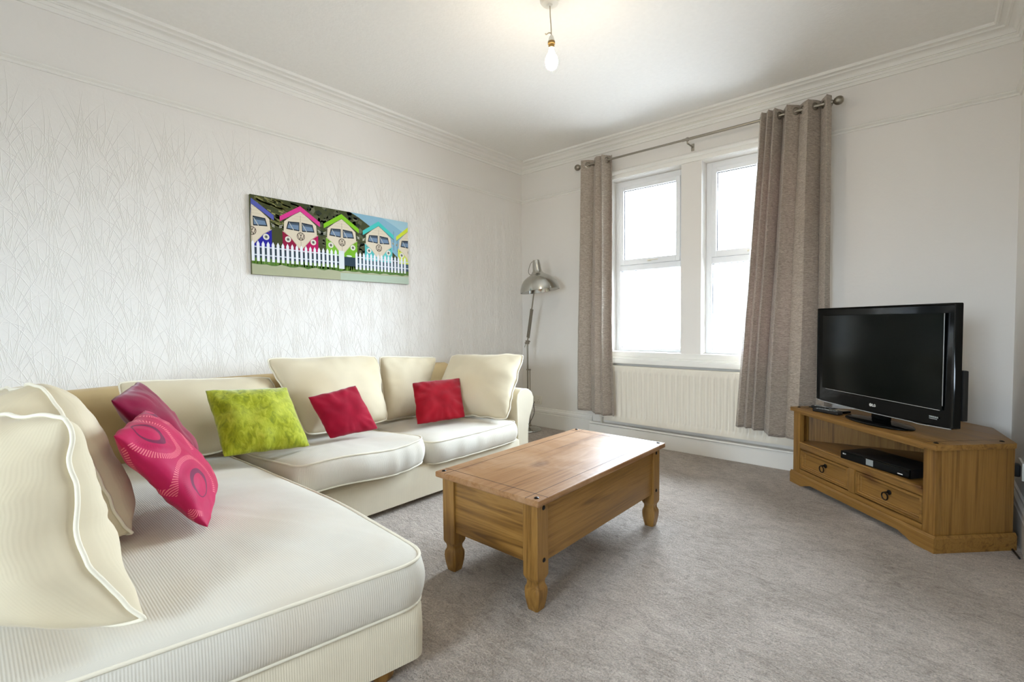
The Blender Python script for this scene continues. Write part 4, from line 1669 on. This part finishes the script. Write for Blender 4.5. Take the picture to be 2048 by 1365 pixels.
# ------------------------------------------------------------------ floor lamp
LBX, LBY = -2.985, 3.655
fl = thing('floor_lamp', 'chrome adjustable floor lamp with domed shade in the corner behind the sofa', 'floor lamp')
bm = bmesh.new()
lathe(bm, [(0, 0), (0.130, 0), (0.132, 0.006), (0.126, 0.014), (0.10, 0.022), (0.04, 0.027), (0.022, 0.032), (0.020, 0.055), (0.015, 0.06), (0, 0.06)], 40, Matrix.Translation((LBX, LBY, 0)))
obj('base', bm, M['chrome'], fl)
PXY = (-3.012, 3.635)
bm = bmesh.new()
tube(bm, [(LBX, LBY, 0.055), (LBX, LBY, 0.86)], 0.008, 12)
tube(bm, [(LBX + 0.028, LBY, 0.055), (LBX + 0.028, LBY, 0.60)], 0.005, 10)
box(bm, LBX - 0.01, LBY - 0.008, 0.045, LBX + 0.036, LBY + 0.008, 0.058, 0.002)
box(bm, LBX - 0.01, LBY - 0.008, 0.59, LBX + 0.036, LBY + 0.008, 0.605, 0.002)
obj('pole', bm, M['steel'], fl)
J = Vector((LBX, LBY, 0.865))
S = Vector((-2.845, 3.60, 1.40))
bm = bmesh.new()
tube(bm, [J + Vector((-0.03, 0, -0.008)), J + Vector((0.03, 0, 0.008))], 0.007, 10)
box(bm, J.x - 0.016, J.y - 0.012, J.z - 0.018, J.x + 0.016, J.y + 0.012, J.z + 0.02, 0.004)
tube(bm, [J + Vector((-0.02, 0, 0.0)), J + Vector((-0.035, 0, -0.05))], 0.003, 8)
obj('elbow_joint', bm, M['steel'], fl)
bm = bmesh.new()
dirv = (S - J).normalized()
sidev = Vector((dirv.z, 0, -dirv.x)).normalized()
tube(bm, [J, S], 0.0065, 10)
q0, q1 = J + dirv * 0.05, J + dirv * 0.33
for sgn in (-1, 1):
    tube(bm, [q0 + sidev * 0.014 * sgn, q1 + sidev * 0.014 * sgn], 0.0045, 8)
tube(bm, [q0 - sidev * 0.018, q0 + sidev * 0.018], 0.004, 8)
tube(bm, [q1 - sidev * 0.018, q1 + sidev * 0.018], 0.004, 8)
obj('arm', bm, M['steel'], fl)
bm = bmesh.new()
cp = []
for k in range(220):
    s = k / 219
    a = s * 2 * pi * 24
    cp.append(q0 + (q1 - q0) * (0.08 + 0.84 * s) + sidev * (0.010 * cos(a)) + Vector((0, 1, 0)) * 0.010 * sin(a))
tube(bm, cp, 0.0016, 5)
obj('spring', bm, M['steel'], fl)
# shade: spun dome with a tall neck, tipped slightly towards the room
SH = Matrix.Translation((-2.782, 3.60, 1.352)) @ Matrix.Rotation(radians(-7), 4, 'Y') @ Matrix.Rotation(radians(3), 4, 'X')
bm = bmesh.new()
shp = [(0.184, 0.0), (0.188, 0.001), (0.187, 0.008), (0.181, 0.040), (0.165, 0.080), (0.140, 0.113), (0.108, 0.138), (0.078, 0.153), (0.058, 0.166), (0.046, 0.180), (0.042, 0.200), (0.038, 0.245), (0.033, 0.285), (0.030, 0.292), (0.0, 0.294)]
lathe(bm, shp, 56, SH)
so = obj('lamp_shade', bm, M['chrome'], fl, angle=60)
md = so.modifiers.new('thick', 'SOLIDIFY')
md.thickness = 0.0015
bm = bmesh.new()
lathe(bm, [(0, 0.045), (0.018, 0.048), (0.030, 0.065), (0.032, 0.08), (0.022, 0.105), (0.015, 0.125), (0.015, 0.2), (0, 0.2)], 24, SH)
obj('bulb', bm, M['plastic'], fl)
bm = bmesh.new()
hook = [(-0.036, 0, 0.285), (-0.055, 0, 0.283), (-0.085, 0, 0.25), (-0.105, 0, 0.205), (-0.098, 0, 0.178), (-0.075, 0, 0.172), (-0.052, 0, 0.195)]
tube(bm, [SH @ Vector(p) for p in smoothpath(hook, 6)], 0.0032, 8)
obj('cable_loop', bm, M['steel'], fl)
bm = bmesh.new()
cab_ = [(LBX + 0.03, LBY - 0.05, 0.02), (LBX + 0.06, LBY - 0.07, 0.07), (LBX + 0.055, LBY + 0.0, 0.13), (LBX - 0.0, LBY + 0.10, 0.17), (-3.07, YB - 0.03, 0.22), (-3.07, YB - 0.012, 0.245)]
tube(bm, smoothpath(cab_, 8), 0.003, 8)
obj('lamp_cable', bm, M['matteblack'], fl)

# ------------------------------------------------------------------ right wall socket, plug and cable
rs = thing('wall_socket', 'white wall socket low on the right wall behind the pine unit', 'socket')
bm = bmesh.new()
box(bm, XR - 0.010, 3.33, 0.275, XR, 3.475, 0.36, 0.003)
obj('faceplate', bm, M['plastic'], rs)
pg = thing('mains_plug', 'black mains plug with trailing cable at the right edge of the picture', 'plug')
bm = bmesh.new()
box(bm, XR - 0.055, 3.36, 0.285, XR - 0.0105, 3.41, 0.345, 0.008, 3)
obj('plug_body', bm, M['matteblack'], pg)
bm = bmesh.new()
tube(bm, smoothpath([(XR - 0.04, 3.385, 0.288), (XR - 0.045, 3.385, 0.24), (XR - 0.04, 3.42, 0.15), (XR - 0.035, 3.40, 0.06), (XR - 0.04, 3.34, 0.012), (XR - 0.06, 3.20, 0.006), (XR - 0.04, 3.02, 0.006)], 8), 0.004, 8)
obj('cable', bm, M['matteblack'], pg)

# ------------------------------------------------------------------ canvas print
CY0, CY1, CZ0, CZ1 = 1.222, 2.418, 1.378, 1.874
CXF = XL + 0.019
cv = thing('canvas_picture', 'wide canvas print of camper-van beach huts behind a white picket fence', 'picture')
bm = bmesh.new()
box(bm, XL + 0.001, CY0, CZ0, CXF, CY1, CZ1, 0.002)
obj('canvas_block', bm, plain('olive_canvas_edge', (96, 100, 62), 0.8), cv)
CW, CHt = CY1 - CY0, CZ1 - CZ0
# printed surface: flat inks in thin layers, one mesh. (u, v) run 0..1 from the top left corner
inks = {}
ink_list = []


def ink(c):
    if c not in inks:
        inks[c] = len(ink_list)
        ink_list.append(plain('ink_%02d' % len(ink_list), c, 0.75, spec=0.2))
    return inks[c]


art = bmesh.new()
AR = CW / CHt


def poly(pts, layer, c):
    pts = [(min(max(u, 0.0), 1.0), min(max(v, 0.0), 1.0)) for u, v in pts]
    cl = []
    for p in pts:
        if not cl or (abs(p[0] - cl[-1][0]) + abs(p[1] - cl[-1][1])) > 1e-5:
            cl.append(p)
    if len(cl) > 2 and abs(cl[0][0] - cl[-1][0]) + abs(cl[0][1] - cl[-1][1]) < 1e-5:
        cl.pop()
    if len(cl) < 3:
        return
    vs = [art.verts.new((CXF + 0.0002 + 0.00012 * layer, CY0 + u * CW, CZ1 - v * CHt)) for u, v in cl]
    try:
        f = art.faces.new(vs)
        f.material_index = ink(c)
    except ValueError:
        pass


def line(p, q, wd, layer, c):
    a, b = Vector((p[0] * AR, p[1])), Vector((q[0] * AR, q[1]))
    d = (b - a)
    if d.length < 1e-6:
        return
    d.normalize()
    n = Vector((-d.y, d.x)) * wd / 2
    poly([((a + n).x / AR, (a + n).y), ((b + n).x / AR, (b + n).y), ((b - n).x / AR, (b - n).y), ((a - n).x / AR, (a - n).y)], layer, c)


def disc(u, v, r, layer, c, n=20, ry=None):
    poly([(u + r * cos(2 * pi * k / n) / AR, v + (ry or r) * sin(2 * pi * k / n)) for k in range(n)], layer, c)


def ring2(u, v, r, wd, layer, c, n=22):
    for k in range(n):
        a, b = 2 * pi * k / n, 2 * pi * (k + 1) / n
        line((u + r * cos(a) / AR, v + r * sin(a)), (u + r * cos(b) / AR, v + r * sin(b)), wd, layer, c)


rnd = random.Random(11)
poly([(0, 0), (1, 0), (1, 1), (0, 1)], 0, (66, 70, 40))
# hillside: dry-stone terraces on the left, rock in the middle
for k in range(150):
    u, v = rnd.uniform(0, 0.28), rnd.uniform(0, 0.36)
    ww = rnd.uniform(0.015, 0.05)
    c = rnd.choice([(122, 122, 70), (104, 102, 50), (84, 84, 36), (54, 56, 24), (140, 138, 88)])
    poly([(u, v), (u + ww, v + 0.02), (u + ww, v + 0.042), (u, v + 0.020)], 1, c)
for k in range(230):
    u, v = rnd.uniform(0.2, 0.72), rnd.uniform(0, 0.66)
    r = rnd.uniform(0.012, 0.045)
    c = rnd.choice([(88, 92, 66), (58, 66, 44), (104, 106, 84), (44, 52, 40), (74, 76, 52)])
    a = rnd.uniform(0, 3)
    poly([(u + r * cos(a + t) * rnd.uniform(0.6, 1.2) / AR * 1.4, v + r * sin(a + t) * rnd.uniform(0.6, 1.3)) for t in (0, 1.2, 2.4, 3.6, 4.9)], 1, c)
poly([(0.575, 0), (1, 0), (1, 0.75), (0.93, 0.62), (0.85, 0.46), (0.74, 0.20), (0.63, 0.055)], 2, (134, 176, 196))
poly([(0.80, 0), (1, 0), (1, 0.22), (0.9, 0.1)], 3, (160, 196, 208))
poly([(0.72, 0.6), (1, 0.6), (1, 1), (0.72, 1)], 2, (56, 78, 88))
poly([(0.0, 0.62), (1, 0.62), (1, 0.9), (0, 0.9)], 2, (38, 52, 60))
line((0.885, 0.18), (0.885, 0.48), 0.006, 4, (70, 90, 120))
line((0.912, 0.26), (0.912, 0.5), 0.006, 4, (70, 90, 120))


def hut(cu, va, hw, col, dcol, roof, mirror=True):
    """camper-van fronted beach hut; cu centre, va apex height, hw half width in v units"""
    def P(x, y):
        return (cu + x * hw / AR, va + y * hw)
    # body
    cream, shade = (218, 206, 184), (196, 184, 160)
    poly([P(0, 0.22), P(-0.86, 0.92), P(-0.90, 1.5), P(-0.95, 2.35), P(0.95, 2.35), P(0.90, 1.5), P(0.86, 0.92)], 4, cream)
    # coloured lower panels each side of the V
    for s in (-1, 1):
        poly([P(s * 0.96, 1.42), P(s * 0.84, 1.47), P(s * 0.55, 1.70), P(s * 0.28, 1.98), P(s * 0.07, 2.25), P(s * 0.06, 2.9), P(s * 0.96, 2.9)], 5, col if s > 0 else dcol)
        disc(*P(s * 0.68, 1.83), 0.155 * hw, 6, (226, 222, 210))
        disc(*P(s * 0.68, 1.83), 0.085 * hw, 7, (150, 150, 140))
        disc(*P(s * 0.68, 1.83), 0.04 * hw, 8, (60, 60, 56))
        disc(*P(s * 0.82, 1.60), 0.03 * hw, 6, (120, 40, 30))
        # windscreen halves
        poly([P(s * 0.06, 0.86), P(s * 0.66, 0.90), P(s * 0.76, 1.30), P(s * 0.07, 1.34)], 5, (42, 48, 54))
        poly([P(s * 0.10, 0.92), P(s * 0.61, 0.95), P(s * 0.70, 1.24), P(s * 0.11, 1.28)], 6, (112, 134, 160))
        poly([P(s * 0.10, 0.92), P(s * 0.61, 0.95), P(s * 0.64, 1.04), P(s * 0.10, 1.03)], 7, (70, 84, 100))
        line(P(s * 0.35, 1.36), P(s * 0.35 - 0.25, 0.95), 0.03 * hw, 8, (200, 198, 188))
        disc(*P(s * 1.04, 1.22), 0.07 * hw, 5, (176, 176, 160))
        line(P(s * 0.95, 1.12), P(s * 1.1, 1.3), 0.035 * hw, 5, (200, 200, 186))
        # seam of the V
        line(P(s * 0.96, 1.42), P(s * 0.55, 1.70), 0.03 * hw, 6, shade)
        line(P(s * 0.55, 1.70), P(s * 0.07, 2.25), 0.03 * hw, 6, shade)
    # gable boards and centre line
    for k in range(3):
        y = 0.42 + 0.15 * k
        xx = (y - 0.22) * 0.9
        line(P(-xx, y), P(xx, y), 0.014 * hw, 5, shade)
    line(P(0, 0.5), P(0, 2.4), 0.014 * hw, 6, (120, 108, 92))
    # round emblem with the V over the W
    ring2(*P(0, 1.60), 0.20 * hw, 0.032 * hw, 7, (74, 60, 50))
    e = (74, 60, 50)
    wd = 0.030 * hw
    line(P(-0.085, 1.43), P(0.0, 1.60), wd, 7, e)
    line(P(0.085, 1.43), P(0.0, 1.60), wd, 7, e)
    line(P(-0.165, 1.50), P(-0.075, 1.77), wd, 7, e)
    line(P(-0.075, 1.77), P(0.0, 1.63), wd, 7, e)
    line(P(0.165, 1.50), P(0.075, 1.77), wd, 7, e)
    line(P(0.075, 1.77), P(0.0, 1.63), wd, 7, e)
    # roof chevron
    poly([P(0, 0), P(-1.08, 0.70), P(-1.08, 0.95), P(0, 0.27), P(1.08, 0.95), P(1.08, 0.70)], 8, roof)
    line(P(-1.06, 0.97), P(0, 0.28), 0.02 * hw, 7, (90, 84, 70))
    line(P(1.06, 0.97), P(0, 0.28), 0.02 * hw, 7, (90, 84, 70))


H0 = [(0.004, 0.045, (38, 34, 150), (34, 30, 128), (86, 92, 170)), (0.264, 0.042, (178, 20, 88), (142, 22, 60), (214, 58, 140)),
      (0.515, 0.05, (118, 176, 40), (126, 182, 52), (128, 192, 32)), (0.771, 0.064, (98, 192, 190), (86, 184, 184), (70, 192, 184)),
      (1.019, 0.078, (206, 214, 84), (206, 218, 84), (208, 220, 60))]
for (cu, va, c1, c2, rf) in H0:
    hut(cu, va, 0.255, c1, c2, rf)
# lawn, picket fence and path
poly([(0, 0.79), (1, 0.79), (1, 1), (0, 1)], 9, (84, 116, 52))
poly([(0.527, 0.66), (0.602, 0.66), (0.602, 0.85), (0.527, 0.85)], 9, (44, 62, 76))
poly([(0, 0.66), (0.50, 0.66), (0.50, 0.79), (0, 0.79)], 9, (48, 62, 72))
poly([(0.602, 0.68), (1, 0.68), (1, 0.80), (0.602, 0.80)], 9, (66, 88, 102))
for k in range(150):
    u = rnd.uniform(0, 0.62)
    h = rnd.uniform(0.02, 0.06)
    poly([(u - 0.003, 0.86), (u + rnd.uniform(-0.004, 0.004), 0.80 - h * 0.5), (u + 0.003, 0.86)], 10, rnd.choice([(96, 136, 40), (76, 118, 30), (118, 152, 64)]))
for (a, b) in ((0.0, 0.50), (0.602, 1.0)):
    poly([(a, 0.640), (b, 0.640), (b, 0.655), (a, 0.655)], 11, (196, 206, 214))
    poly([(a, 0.742), (b, 0.742), (b, 0.757), (a, 0.757)], 11, (196, 206, 214))
    u = a
    while u < b - 0.012:
        poly([(u, 0.83), (u, 0.605), (u + 0.0075, 0.570), (u + 0.015, 0.605), (u + 0.015, 0.83)], 12, (232, 234, 240))
        line((u + 0.0145, 0.61), (u + 0.0145, 0.83), 0.003, 13, (190, 198, 208))
        u += 0.0258
poly([(0.492, 0.58), (0.527, 0.58), (0.527, 0.84), (0.492, 0.84)], 13, (218, 224, 226))
pth = [(0, 0.865)]
for k in range(41):
    pth.append((k / 40, 0.868 + 0.010 * sin(k * 1.7) + 0.008 * rnd.uniform(-1, 1)))
poly(pth + [(1, 0.89), (1, 1), (0, 1)], 14, (170, 172, 142))
poly([(0.5, 0.90), (1, 0.885), (1, 1), (0.5, 1)], 15, (176, 190, 172))
disc(0.56, 0.645, 0.045, 12, (220, 226, 226), ry=0.012)
pr_ = obj('printed_surface', art, ink_list, cv, smooth=False)
